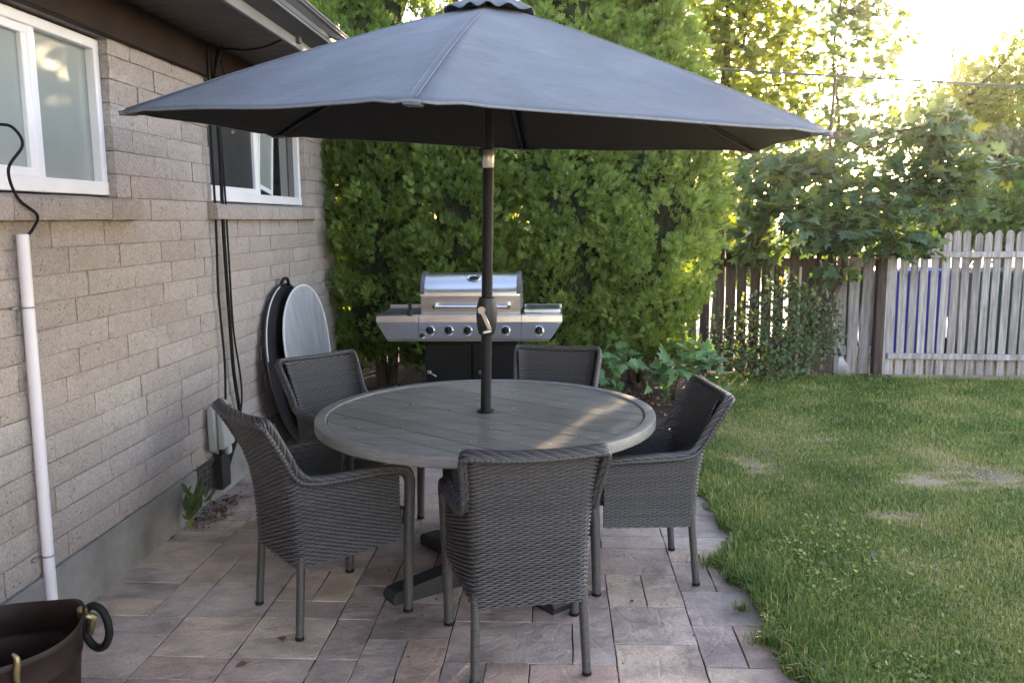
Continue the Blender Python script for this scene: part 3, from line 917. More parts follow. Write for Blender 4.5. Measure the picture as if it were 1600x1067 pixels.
# ================================================================== TABLE
TC = np.array([-.32, 3.66, 0])
tb = thing('round_table', 'large round grey plank table with umbrella pole through its centre', 'table', tuple(TC))
def tabletop():
    R = .690; ang = math.radians(-38); mb = MB(); w = .118; r = random.Random(9)
    u = -R
    cs, sn = math.cos(ang), math.sin(ang)
    off = .03
    k = -7
    while k < 7:
        a, b = k * w + off + .0024, (k + 1) * w + off - .0024
        a, b = max(a, -R + .001), min(b, R - .001)
        if a < b:
            top = []; n = 14
            for t in np.linspace(0, 1, n):   # right arc from a to b
                q = a + (b - a) * t; top.append((math.sqrt(max(0, R * R - q * q)), q))
            for t in np.linspace(0, 1, n):
                q = b + (a - b) * t; top.append((-math.sqrt(max(0, R * R - q * q)), q))
            poly = [(x * cs - y * sn, x * sn + y * cs) for x, y in top]
            mb.prism(poly, 2, .735, .7535 + r.uniform(-.0005, .0005), tint=r.random())
        k += 1
    mb.build('tabletop', M['plank'], tb)
    m2 = MB(); m2.lathe([(0, .742), (R, .742)], n=64); m2.build('under_deck', M['pedestal'], tb)
    m3 = MB(); m3.lathe([(.6945, .735), (.6945, .755), (.700, .7595), (.738, .7605), (.743, .759), (.745, .755), (.745, .719), (.742, .715), (.710, .713), (.6945, .735)], n=128)
    m3.build('rim', M['rim'], tb, smooth=True, angle=35)
    m4 = MB(); m4.lathe([(.028, .757), (.040, .757), (.043, .760), (.040, .763), (.028, .763)], n=24); m4.build('pole_collar', M['pole'], tb, smooth=True)
tabletop()
for k in range(4):
    a = math.radians(38.5 + 90 * k + (3 if k % 2 else 0)); c, s_ = math.cos(a), math.sin(a)
    Rz = np.array(Matrix.Rotation(a, 3, 'Z'))
    m = MB()
    poly = [(.03, .0), (.50, .0), (.51, .03), (.49, .055), (.20, .085), (.03, .085)]
    vs = []
    for w in (-.045, .045):
        for (u, z) in poly: vs.append(Rz @ np.array([u, w, z]))
    n = len(poly)
    m.add(vs, [tuple(range(n))[::-1], tuple(range(n, 2 * n))] + [(i, (i + 1) % n, (i + 1) % n + n, i + n) for i in range(n)])
    m.build('foot', M['pedestal'], tb)
    m = MB(); m.box(Rz @ np.array([.17, 0, .395]), (.08, .08, .60), R=Rz, bevel=.008); m.build('post', M['pedestal'], tb)
    m = MB(); m.box(Rz @ np.array([.30, 0, .704]), (.54, .07, .05), R=Rz, bevel=.006); m.build('support_beam', M['pedestal'], tb)

# ================================================================== UMBRELLA
um = thing('patio_umbrella', 'large faded grey patio umbrella standing through the table', 'umbrella', (-.337, 3.672, .10))
um.rotation_euler = (.038, .026, 0)
th0 = -1.632; RC = 1.40; ZT = 1.855; ZA = 2.375
def rib_pt(k, t):
    a = th0 + k * PI / 3; r_ = RC * t
    z = ZA + (ZT - ZA) * (t + .10 * math.sin(PI * t) * -.35) - .020 * r_ * math.cos(a)
    return np.array([r_ * math.cos(a), r_ * math.sin(a), z])
def canopy():
    mb = MB(); nt, ns = 26, 20
    r = random.Random(4)
    vs = []; fs = []
    for k in range(6):
        base = len(vs)
        for i in range(nt + 1):
            t = .055 + .945 * i / nt
            A, B = rib_pt(k, t), rib_pt(k + 1, t)
            for j in range(ns + 1):
                u = j / ns
                P = A + (B - A) * u
                q = 4 * u * (1 - u)
                sag = .045 * q * (t - t ** 6)
                P = P.copy(); P[2] -= sag * .55
                rad = np.array([P[0], P[1], 0]); rad /= np.linalg.norm(rad) + 1e-9
                P -= rad * (.030 * t ** 3 * q)                  # scalloped hem
                P[2] += .004 * math.sin(9 * u + 3 * k) * math.sin(6 * t + k) * t * q
                # puckers running from the rib end pockets
                e = min(u, 1 - u)
                P[2] += .010 * math.exp(-((1 - t) / .10) ** 2) * math.exp(-((e - .035) / .03) ** 2) * -.5
                P[2] += .003 * math.exp(-((1 - t) / .16) ** 2) * math.exp(-((e - .10) / .03) ** 2)
                vs.append(P)
        for i in range(nt):
            for j in range(ns):
                a = base + i * (ns + 1) + j
                fs.append((a, a + 1, a + ns + 2, a + ns + 1))
    mb.add(vs, fs)
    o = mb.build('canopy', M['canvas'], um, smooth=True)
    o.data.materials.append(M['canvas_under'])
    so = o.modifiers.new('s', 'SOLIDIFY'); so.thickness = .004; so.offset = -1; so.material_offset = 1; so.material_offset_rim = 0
    hm_ = MB()
    for k in range(6):
        a0 = k * (nt + 1) * (ns + 1) + nt * (ns + 1)
        hm_.tube([np.array(vs[a0 + j]) - np.array([0, 0, .001]) for j in range(ns + 1)], .0042, 6)
    hm_.build('hem', M['hem'], um, smooth=True)
    sm_ = MB()
    for k in range(6):
        for o_ in (-.010, .010):
            ta = np.array([-math.sin(th0 + k * PI / 3), math.cos(th0 + k * PI / 3), 0]) * o_
            sm_.tube([rib_pt(k, t) + ta + np.array([0, 0, .0005]) for t in np.linspace(.16, .985, 16)], .0016, 4)
    sm_.build('seam', M['hem'], um, smooth=True)
    # vent cap with a wavy hem
    mb = MB(); vs = []; fs = []; n = 96
    for i, t in enumerate(np.linspace(.0, 1, 9)):
        for j in range(n):
            a = th0 + 2 * PI * j / n
            hexr = 1 / math.cos(((a - th0) % (PI / 3)) - PI / 6) * math.cos(PI / 6)
            R = .012 + .185 * t * (hexr * .6 + .4)
            z = 2.418 - .085 * t ** 1.15 + .009 * t ** 3 * math.sin(j / n * 2 * PI * 12 + 1.3 * math.sin(3 * j / n * 2 * PI))
            vs.append((R * math.cos(a), R * math.sin(a), z))
    for i in range(8):
        for j in range(n):
            b = (j + 1) % n; fs.append((i * n + j, i * n + b, (i + 1) * n + b, (i + 1) * n + j))
    mb.add(vs, fs); o2 = mb.build('vent_cap', M['canvas'], um, smooth=True)
    so = o2.modifiers.new('s', 'SOLIDIFY'); so.thickness = .003
    m = MB(); m.lathe([(.0, 2.445), (.012, 2.44), (.016, 2.425), (.02, 2.41), (0, 2.41)], n=16); m.build('finial', M['crank'], um, smooth=True)
    for k in range(6):
        mb = MB()
        A, B = rib_pt(k, .03), rib_pt(k, .985)
        mb.tube([A + (B - A) * t - np.array([0, 0, .016]) for t in np.linspace(0, 1, 6)], .009, 6)
        rb = mb.build('rib', M['pole'], um, smooth=True)
        mb = MB(); mid = rib_pt(k, .52) - np.array([0, 0, .02]); a = th0 + k * PI / 3
        mb.tube([(.03 * math.cos(a), .03 * math.sin(a), 2.06), mid], .007, 6); mb.build('strut', M['pole'], rb, smooth=True)
        mb = MB(); e = rib_pt(k, 1.0); dr = np.array([math.cos(a), math.sin(a), 0]); tg = np.array([-dr[1], dr[0], 0])
        mb.box(e - dr * .03 + np.array([0, 0, -.008]), (.06, .045, .012), rz=a, bevel=.005); mb.build('tip_pocket', M['canvas'], rb, smooth=True, angle=40)
canopy()
m = MB(); m.lathe([(.0235, 0), (.0235, 1.715), (.0205, 1.716)], n=24); m.build('lower_pole', M['pole'], um, smooth=True, angle=40)
m = MB(); m.lathe([(.0235, 1.716), (.0245, 1.718), (.0245, 1.788), (.0235, 1.79)], n=24); m.build('silver_sleeve', M['silver'], um, smooth=True, angle=40)
m = MB(); m.lathe([(.0205, 1.789), (.0205, 2.40)], n=24); m.build('upper_pole', M['pole'], um, smooth=True)
m = MB(); m.lathe([(.022, 2.03), (.042, 2.035), (.042, 2.085), (.022, 2.09)], n=16); m.build('runner', M['crank'], um, smooth=True, angle=40)
ck = MB()
ck.lathe([(.024, 1.005), (.034, 1.012), (.043, 1.05), (.045, 1.09), (.043, 1.13), (.034, 1.168), (.024, 1.172)], (0, -.008, 0), n=24)
cko = ck.build('crank_housing', M['crank'], um, smooth=True, angle=50)
h = MB()
hd = np.array([.35, -.93, 0]); hd /= np.linalg.norm(hd)
c0 = np.array([-.018, -.058, 1.120])
Rh = np.array(Matrix.Rotation(math.radians(28), 3, 'Y') @ Matrix.Rotation(0, 3, 'X'))
h.lathe([(0, -.006), (.016, -.006), (.017, 0), (.016, .008), (0, .008)], n=18)
h.v = [tuple(c0 + np.array([p[0], p[2] * -1, p[1]])) for p in h.v]
h.box(c0 + np.array([.021, -.008, -.045]), (.017, .007, .085), R=np.array(Matrix.Rotation(math.radians(-24), 3, 'Y')), bevel=.003)
h.build('crank_handle', M['silver'], cko, smooth=True, angle=40)
h = MB(); kp = c0 + np.array([.039, -.010, -.087]); h.tube([kp, kp + np.array([-.028, -.02, -.004])], [.0085, .007], 10); h.build('crank_knob', M['silver'], cko, smooth=True, angle=50)

# ================================================================== GRILL
GY = 5.78; GX = -.60
gr = thing('gas_grill', 'stainless steel gas grill with closed lid in front of the hedge', 'grill', (GX, GY + .28, 0))
GR0 = np.array([GX, GY + .28, 0])
def G(mb, nm, mat, par=gr, **k):
    o = mb.build(nm, M[mat], par, **k)
    if par is gr: o.location = tuple(-GR0)
    return o
def lid():
    xl, xr = -.95, -.26; prof = []
    # front lower face then curved dome (y,z)
    prof = [(GY + .02, .955), (GY + .014, 1.075)]
    for a in np.linspace(0, PI * .62, 14):
        prof.append((GY + .185 - .175 * math.cos(a), 1.078 + .15 * math.sin(a)))
    prof += [(GY + .50, 1.02), (GY + .50, .955)]
    mb = MB(); vs = []; fs = []
    n = len(prof)
    xs = [xl + .035, xr - .035]
    for x in xs:
        for (y, z) in prof: vs.append((x, y, z))
    for i in range(n - 1): fs.append((i, i + 1, i + 1 + n, i + n))
    mb.add(vs, fs); o = G(mb, 'lid', 'steel', smooth=True, angle=28)
    for (a, b) in ((xl, xl + .035), (xr - .035, xr)):
        mb = MB(); pr2 = [(y + (.004 if y > GY + .1 else -.004), z + .006 * (z > 1.08)) for y, z in prof]
        mb.prism(pr2, 0, a, b); e = mb.build('lid_end', M['steel'], o, smooth=True, angle=28)
        mb = MB(); mb.prism([(y, z) for y, z in [(GY + .012 + .0, 1.08)] + [(GY + .185 - .185 * math.cos(t), 1.083 + .157 * math.sin(t)) for t in np.linspace(.15, PI * .6, 12)] + [(GY + .49, 1.02)]], 0, a - .001 + (.0 if a < -.6 else .010), b + .001 - (.010 if a < -.6 else 0))
        mb.build('end_trim', M['greyend'], o, smooth=True, angle=28)
    mb = MB()
    mb.tube([(-.845, GY - .045, 1.008), (-.345, GY - .045, 1.008)], .0125, 12)
    for x in (-.845, -.345): mb.tube([(x, GY - .048, 1.008), (x, GY + .018, 1.012)], [.016, .014], 12)
    mb.build('handle', M['chrome'], o, smooth=True, angle=50)
    mb = MB(); c = np.array([-.585, GY + .068, 1.195]); nrm = np.array([0, -.66, .75])
    mb.lathe([(.0, .006), (.034, .006), (.042, .010), (.046, .004), (.046, -.01)], n=28)
    u = np.array([1, 0, 0]); w = np.cross(nrm, u)
    mb.v = [tuple(c + u * p[0] + w * p[1] * .62 + nrm * p[2]) for p in mb.v]; mb.build('thermometer', M['chrome'], o, smooth=True, angle=40)
    mb = MB(); mb.lathe([(0, .0075), (.032, .0075)], n=24); mb.v = [tuple(c + u * p[0] + w * p[1] * .62 + nrm * p[2]) for p in mb.v]
    mb.build('thermometer_face', M['grillblack'], o)
lid()
# control panel: bevelled upper strip, sloping fascia
def panel(nm, xl, xr, xlb, xrb):
    mb = MB(); y0 = GY - .05
    prof = [(y0 + .012, .953), (y0, .946), (y0 - .002, .905), (y0 - .046, .798), (y0 - .044, .778), (y0 + .10, .778), (y0 + .10, .953)]
    vs = []; n = len(prof)
    for (xt, xb) in ((xl, xlb), (xr, xrb)):
        for (y, z) in prof:
            t = min(1, max(0, (.905 - z) / .127)); vs.append((xt + (xb - xt) * t, y, z))
    fs = [tuple(range(n)), tuple(range(n, 2 * n))[::-1]] + [(i, (i + 1) % n, (i + 1) % n + n, i + n) for i in range(n)]
    mb.add(vs, fs); return G(mb, nm, 'steel')
panel('control_panel', -.956, -.253, -.956, -.253)
def shelf(nm, xl, xr, xlb, xrb):
    o = panel(nm, xl, xr, xlb, xrb)
    mb = MB(); mb.box(((xl + xr) / 2, GY + .24, .935), (xr - xl - .004, .40, .035), bevel=.006); mb.build('shelf_top', M['greyend'], o)
    mb = MB(); mb.box(((xl + xr) / 2, GY + .448, .95), (xr - xl - .004, .012, .055), bevel=.003); mb.build('shelf_back', M['steel'], o)
    return o
shelf('side_shelf', -1.252, -.959, -1.165, -.959)
sb = shelf('side_burner', -.250, .028, -.250, -.062)
m = MB(); m.box((-.11, GY + .22, .967), (.25, .36, .028), bevel=.008); m.build('burner_cover', M['steel'], sb, smooth=True, angle=40)
def knob(x):
    kz = .848; y0 = GY - .088
    mb = MB(); mb.lathe([(.036, 0), (.036, .006), (.029, .013), (.029, .0)], n=24)
    nrm = np.array([0, -.945, .33]); u = np.array([1., 0, 0]); w = np.cross(nrm, u); c = np.array([x, y0 + .014, kz])
    tr = lambda p: tuple(c + u * p[0] + w * p[1] + nrm * p[2])
    mb.v = [tr(p) for p in mb.v]; o = G(mb, 'knob', 'chrome', smooth=True, angle=40)
    k2 = MB(); k2.lathe([(.024, .002), (.024, .02), (.020, .030), (0, .032)], n=20)
    k2.box((0, -.004, .034), (.013, .05, .022), bevel=.005); k2.v = [tr(p) for p in k2.v]; k2.build('grip', M['grillblack'], o, smooth=True, angle=40)
    k3 = MB(); k3.box((0, -.015, .0465), (.004, .018, .002)); k3.v = [tr(p) for p in k3.v]; k3.build('pointer', M['chrome'], o)
for x in (-.879, -.750, -.621, -.492, -.361, -.132): knob(x)
m = MB(); m.tube([(-.93, GY - .085, .812), (-.93, GY - .105, .818)], .016, 14); G(m, 'ignition_button', 'chrome', smooth=True, angle=40)
m = MB(); m.box((-.603, GY + .27, .42), (.66, .45, .70), bevel=.008); G(m, 'cart', 'grillblack')
for x in (-.77, -.44):
    m = MB(); m.box((x, GY + .035, .42), (.315, .02, .64), bevel=.006); d = G(m, 'door', 'grillblack')
    hx = x + (.10 if x < -.6 else -.1)
    m = MB(); m.tube([(x - .13 if x < -.6 else x - .1, GY + .0, .545), (x - .08 if x < -.6 else x - .05, GY + .0, .515)], .006, 8); m.lathe([(.0, -.016), (.014, -.012), (.016, 0), (.014, .012), (0, .016)], (x - .13 if x < -.6 else x - .1, GY + .004, .545), 12)
    m.build('door_handle', M['zinc'], d, smooth=True)
for (x, y) in ((-.86, .1), (-.34, .1), (-.86, .42), (-.34, .42)):
    m = MB(); m.tube([(x - .015, GY + y, .035), (x + .015, GY + y, .035)], .034, 14); G(m, 'caster', 'black', smooth=True, angle=40)
m = MB(); m.box((-1.02, GY - .035, .965), (.035, .03, .05), bevel=.006); m.tube([(-1.02, GY - .03, .985), (-1.035, GY + .06, 1.03)], .012, 8)
tag(m.build('grill_clip', M['crank']), 'small black clip light on the left shelf of the grill', 'clip light')

# ================================================================== REFLECTOR DISCS
def disc(nm, label, c, R, yaw, tilt, face, back, crease, wide=1.0):
    """round pop-up reflector leaning on the wall; local x is its normal"""
    t = thing(nm, label, 'reflector', (c[0], c[1], 0))
    Rm = np.array(Matrix.Rotation(yaw, 3, 'Z') @ Matrix.Rotation(-tilt, 3, 'Y'))
    def pos(r, a, off=0.0):
        p = np.array([off + .028 * (r / R) ** 2 * math.sin(2 * a + .5), r * wide * math.sin(a), r * math.cos(a)])
        return np.array([0, 0, c[2]]) + Rm @ p
    for (nm2, sgn, mt) in (('front_cloth', 1, face), ('rear_cloth', -1, back)):
        mb = MB(); nr, na = 12, 48; vs = []; fs = []
        for i in range(nr + 1):
            r = R * i / nr * .985 + .001
            for j in range(na):
                a = 2 * PI * j / na
                vs.append(pos(r, a, sgn * (.003 + crease * .5 * (1 + math.sin(5 * a + 6 * i / nr)) * (i / nr) * (1 - i / nr))))
        for i in range(nr):
            for j in range(na):
                b = (j + 1) % na; fs.append((i * na + j, i * na + b, (i + 1) * na + b, (i + 1) * na + j))
        mb.add(vs, fs); mb.build(nm2, M[mt], t, smooth=True)
    mb = MB(); mb.tube([pos(R, a) for a in np.linspace(0, 2 * PI, 65)], .009, 6, caps=False); mb.build('edge_band', M['whitetape'] if face == 'refl' else M['blackcloth'], t, smooth=True)
    return t, pos
t1, pos1 = disc('black_reflector_disc', 'black folding reflector disc leaning on the block wall behind the silver one', (-1.925, 5.93, .58), .575, math.radians(3), math.radians(4.5), 'blackcloth', 'blackcloth', .06, .90)
m = MB(); m.tube([pos1(.575, a, .012) for a in np.linspace(-1.4, -.2, 20)], .005, 5); m.build('pale_edge', M['whitetape'], t1, smooth=True)
m = MB(); m.tube(catmull([pos1(.57, -.10, .0), pos1(.61, -.05, .01), pos1(.61, .05, .02), pos1(.57, .10, .02)], 6), .012, 7); m.build('carry_loop', M['black'], t1, smooth=True)
m = MB(); m.add([pos1(.53, .10, .040), pos1(.55, .30, .045), pos1(.40, .55, .06), pos1(.36, .36, .06)], [(0, 1, 2, 3)]); m.build('pale_lining', M['refl'], t1)
disc('silver_reflector_disc', 'silver reflector disc with white edge standing against the block wall', (-1.80, 6.04, .575), .565, math.radians(-2), math.radians(8), 'refl', 'blackcloth', .02, .80)

# ================================================================== TUB
def tub():
    c = np.array([-1.695, 2.27, 0])
    t = thing('metal_tub', 'dark copper coloured oval metal tub with a ring handle, in the corner by the wall', 'tub', tuple(c))
    ax, ay = .262, .225; H = .385
    rz = math.radians(-35)
    def ring(r, z, n=64):
        return [(r * ax * math.cos(2 * PI * k / n), r * ay * math.sin(2 * PI * k / n), z + (.035 * max(0, math.cos(2 * PI * k / n)) ** 6 * (z / H))) for k in range(n)]
    prof = [(.0, .0), (.80, .0), (.84, .012), (.88, .13), (.905, .137), (.905, .15), (.90, .157), (.94, .27), (.962, .277), (.962, .29), (.955, .297), (.985, H - .01), (1.0, H), (1.012, H - .004), (1.012, H - .018), (.995, H - .016)]
    prof2 = [(1.0, H), (.975, H - .008), (.94, .297), (.947, .29), (.947, .277), (.925, .27), (.885, .157), (.89, .15), (.89, .137), (.865, .13), (.82, .02), (0, .018)]
    mb = MB(); n = 64
    for pf in (prof, prof2):
        vs = []; fs = []
        for (r, z) in pf: vs += ring(r, z, n)
        for i in range(len(pf) - 1):
            for k in range(n):
                b = (k + 1) % n; fs.append((i * n + k, i * n + b, (i + 1) * n + b, (i + 1) * n + k))
        mb.add(vs, fs)
    mb.build('basin', M['tub'], t, smooth=True, angle=50)
    t.rotation_euler = (0, 0, math.radians(38))
    m = MB(); hc = np.array([ax + .028, -.02, H - .045])
    m.tube([hc + np.array([.030 * math.cos(a) + .0, -.040 * math.cos(a), .070 * math.sin(a)]) for a in np.linspace(0, 2 * PI, 36)], .0125, 9, caps=False)
    m.build('ring_handle', M['black'], t, smooth=True)
    m = MB(); m.tube([(ax - .01, .0, H + .0), (ax + .025, 0, H - .02), (ax + .01, .0, H - .07)], [.016, .014, .012], 8); m.lathe([(0, -.018), (.016, -.012), (.016, .012), (0, .018)], (ax - .005, -.008, H + .012), 12)
    m.build('handle_bracket', M['brass'], t, smooth=True)
    m = MB(); m.tube(catmull([(.06, -.222, H - .10), (.055, -.227, H - .04), (.06, -.228, H + .01), (.05, -.222, H + .03)], 5), [.004 + .006 * math.sin(i / 15 * PI) for i in range(16)], 7); m.build('emblem', M['brass'], t, smooth=True)
tub()

# ================================================================== FENCE
FA = np.array([1.10, 8.87]); FB = np.array([3.245, 8.70]); FC = np.array([7.4, 8.36]); FZ = np.array([-4.2, 9.05])
def fence_run(name, label, A, B, zt, picket_w, gap, mat, rails_front, railz, rail_h, tint_rng, seed, jit=.01, zb=.0, dog=True):
    r = random.Random(seed)
    L = np.linalg.norm(B - A); d = (B - A) / L; nrm = np.array([d[1], -d[0]])
    if nrm[1] > 0: nrm = -nrm
    ang = math.atan2(d[1], d[0])
    root = thing(name, label, 'fence', (A[0], A[1], 0))
    def W(u, o, z): q = d * u + nrm * o; return (q[0], q[1], z)
    mb = MB(); u = 0.0
    while u < L - .02:
        w = picket_w + r.uniform(-.004, .004); h = zt(u) + r.uniform(-jit, jit)
        z0 = zb + r.uniform(-.02, .01); lean = r.uniform(-.014, .014); T = .018
        sh = .022 if dog else .006
        outl = [(0, z0), (w, z0), (w + lean, h - sh * 1.6), (w * .80 + lean, h - sh * .35), (w * .5 + lean, h), (w * .20 + lean, h - sh * .35), (lean, h - sh * 1.6)]
        o0 = r.uniform(-.004, .004)
        vs = [W(u + a, o0 + T / 2, z) for a, z in outl] + [W(u + a, o0 - T / 2, z) for a, z in outl]
        n = len(outl)
        mb.add(vs, [tuple(range(n)), tuple(range(n, 2 * n))[::-1]] + [(i, (i + 1) % n, (i + 1) % n + n, i + n) for i in range(n)], r.uniform(*tint_rng))
        u += w + gap + r.uniform(-.006, .006)
    mb.build('picket_panel', M[mat], root)
    for z in railz:
        s0 = 1 if rails_front else -1
        mb = MB(); c = d * L / 2 + nrm * s0 * .034
        mb.box((c[0], c[1], z), (L - .01, .038, rail_h), rz=ang, bevel=.004, tint=.62); mb.build('rail', M[mat], root)
    return root, W, ang
fence_run('picket_fence', 'brown weathered picket fence behind the bush and maple', FA, FA + (FB - FA) * .80, lambda u: 1.28 + .03 * math.sin(2 * u), .098, .028, 'brownwood', False, (.24, 1.14), .09, (.2, .8), 5, .04)
fence_run('picket_fence', 'short greyish brown stretch of picket fence left of the fence post', FA + (FB - FA) * .805, FB - (FB - FA) / np.linalg.norm(FB - FA) * .03, lambda u: 1.30, .098, .020, 'greywood', False, (.24, 1.14), .09, (0, .35), 15, .03)
rt, W_, an = fence_run('picket_fence', 'pale grey weathered picket fence with rails facing the lawn', FB + np.array([.085, -.007]), FC, lambda u: 1.44, .071, .0255, 'greywood', True, (.197, 1.217), .058, (.1, 1.0), 6, .016)
fp = MB(); fp.box((-.10, -.04, .66), (.09, .09, 1.38), bevel=.006, tint=.35); fp.build('post', M['brownwood'], rt)
fp = MB(); fp.box((-.045, -.05, .655), (.035, .05, 1.35), bevel=.004, tint=.55); fp.build('post', M['greywood'], rt)
fence_run('picket_fence', 'dark brown picket fence in the shade behind the hedge', FZ, FA - np.array([.03, 0]), lambda u: 1.35, .115, .010, 'brownwood', False, (.3, 1.1), .09, (0, .35), 8, .03)

# ---------------- bins beyond the fence
def cart(label, x, y, w, hgt, mat):
    t = thing('wheeled_bin', label, 'bin', (x, y, 0), 0, 'bins beyond the fence')
    mb = MB(); vs = []
    for (z, s) in ((.06, .82), (hgt * .9, 1.0)):
        for (a, b) in ((-1, -1), (1, -1), (1, 1), (-1, 1)): vs.append((a * w / 2 * s, b * .34 * s, z))
    mb.add(vs, [(0, 3, 2, 1), (4, 5, 6, 7), (0, 1, 5, 4), (1, 2, 6, 5), (2, 3, 7, 6), (3, 0, 4, 7)]); mb.build('body', M[mat], t)
    mb = MB(); mb.box((0, 0, hgt * .93), (w * 1.06, .74, .06), bevel=.02); mb.build('lid', M[mat], t)
    for s in (-1, 1):
        mb = MB(); mb.tube([(s * w * .46, .3, .11), (s * w * .52, .3, .11)], .11, 16); mb.build('wheel', M['black'], t)
    mb = MB(); mb.tube([(-w * .35, .41, hgt * .9), (w * .35, .41, hgt * .9)], .016, 8); mb.build('handle', M[mat], t)
cart('blue wheeled bin seen through the grey fence slats', 3.80, 9.55, .80, 1.07, 'binblue')
cart('dark green wheeled bin left of the blue one, behind the brown slats', 2.98, 9.65, .66, 1.14, 'bingreen')
cart('dark green wheeled bin right of the blue one, behind the grey slats', 4.85, 9.55, .9, 1.06, 'bingreen')
cart('dark green wheeled bin farthest right behind the grey slats', 5.95, 9.5, .9, 1.06, 'bingreen')

# ---------------- rake
rk = thing('leaf_rake', 'leaf rake with pale tines leaning against the brown fence', 'rake', (2.83, 8.52, 0))
m = MB(); m.tube([(-.02, -.02, .25), (-.20, .14, 1.17)], .011, 8); m.build('handle', M['tine'], rk, smooth=True)
m = MB()
for k in range(13):
    a = (k - 6) / 6
    m.tube([(-.02, -.02, .25), (.012 + a * .045, -.04, .13), (.025 + a * .075, -.06, .01)], .0024, 5)
m.build('tines', M['tine'], rk, smooth=True)
m = MB(); m.tube([(-.035, -.01, .30), (-.015, -.025, .22)], [.014, .02], 8); m.build('socket', M['bingreen'], rk, smooth=True)

# ---------------- edging
m = MB(); m.box((1.04, 7.42, .05), (.42, .09, .11), rz=-.12, bevel=.008)
tag(m.build('landscape_edging', M['edging']), 'black landscape edging block at the end of the mulch bed', 'edging')

# ================================================================== FOLIAGE
def rotmats(ax, roll):
    """frames whose Y axis is ax, rolled about it"""
    n = len(ax); y = ax / np.linalg.norm(ax, axis=1)[:, None]
    ref = np.tile([0, 0, 1.0], (n, 1)); ref[np.abs(y[:, 2]) > .95] = [1, 0, 0]
    x = np.cross(y, ref); x /= np.linalg.norm(x, axis=1)[:, None]
    z = np.cross(x, y)
    c, s = np.cos(roll)[:, None], np.sin(roll)[:, None]
    x2 = x * c + z * s; z2 = -x * s + z * c
    return np.stack([x2, y, z2], axis=2)

def scatter(TV, TF, P, R, S, tint):
    n, k = len(P), len(TV)
    V = np.einsum('nij,kj->nki', R, TV) * np.asarray(S).reshape(n, 1, 1) + P[:, None, :]
    F = TF[None] + (np.arange(n) * k)[:, None, None]
    return V.reshape(-1, 3), F.reshape(-1, TF.shape[1]), np.repeat(tint, k)

def tpl_maple(curl=.16, fold=.10):
    half = [(0, 0), (.10, .02), (.30, -.08), (.26, .10), (.52, .12), (.42, .26), (.56, .46), (.34, .42), (.24, .50), (.30, .76), (.14, .68), (0, 1.0)]
    pts = half + [(-x, y) for x, y in half[-2:0:-1]]
    c = (0, .34); V = [(c[0], c[1], .03)]
    for x, y in pts: V.append((x, y, -fold * abs(x) - curl * (y - .3) ** 2 + .05 * curl * math.sin(9 * x + 5 * y)))
    n = len(pts); F = [(0, 1 + i, 1 + (i + 1) % n) for i in range(n)]
    return np.array(V), np.array(F)
def tpl_spray(seed):
    r = random.Random(seed); V = []; F = []
    def lobe(bx, by, ang, L, w):
        d = np.array([math.sin(ang), math.cos(ang)]); nn = np.array([d[1], -d[0]])
        b = np.array([bx, by]); i = len(V)
        for p, z in ((b, 0), (b + d * L * .55 + nn * w, .03), (b + d * L, r.uniform(-.12, .02)), (b + d * L * .55 - nn * w, .03)):
            V.append((p[0], p[1], z + r.uniform(-.03, .03)))
        F.extend([(i, i + 1, i + 2), (i, i + 2, i + 3)])
    lobe(0, .0, r.uniform(-.1, .1), 1.0, .06)
    for k in range(6):
        y = .08 + .13 * k; s = 1 if k % 2 else -1
        L = .56 * (1 - .09 * k); a = s * (.72 - .03 * k)
        lobe(0, y, a, L, .055)
        lobe(s * math.sin(abs(a)) * L * .4, y + math.cos(a) * L * .4, a - s * .6, L * .55, .048)
        if k < 4: lobe(s * math.sin(abs(a)) * L * .35, y + math.cos(a) * L * .35, a + s * .5, L * .5, .045)
    return np.array(V), np.array(F)
def tpl_oval(w=.32):
    V = [(0, 0, 0), (w, .35, .06), (w * .8, .7, .03), (0, 1, -.06), (-w * .8, .7, .03), (-w, .35, .06), (0, .5, -.02)]
    return np.array(V), np.array([(6, i, (i + 1) % 6) for i in range(6)])
def tpl_strip(w=.07):
    return np.array([(-w, 0, 0), (w, 0, 0), (w * .9, .5, .05), (0, 1, 0), (-w * .9, .5, .05)]), np.array([(0, 1, 2), (0, 2, 4), (4, 2, 3)])
MAPLE = tpl_maple(); MAPLES = [MAPLE, tpl_maple(.55, -.25), tpl_maple(-.25, .55)]; SPR = [tpl_spray(k) for k in range(3)]; OVAL = tpl_oval(); STRIP = tpl_strip()

def noise3(P, f, seed=0):
    g = np.random.default_rng(seed); out = np.zeros(len(P))
    for k in range(5):
        w = g.normal(size=3); w *= f * (.7 + .35 * k) / np.linalg.norm(w)
        out += np.sin(P @ w + g.uniform(0, 6.28)) / (1 + .3 * k)
    return out / 3.0

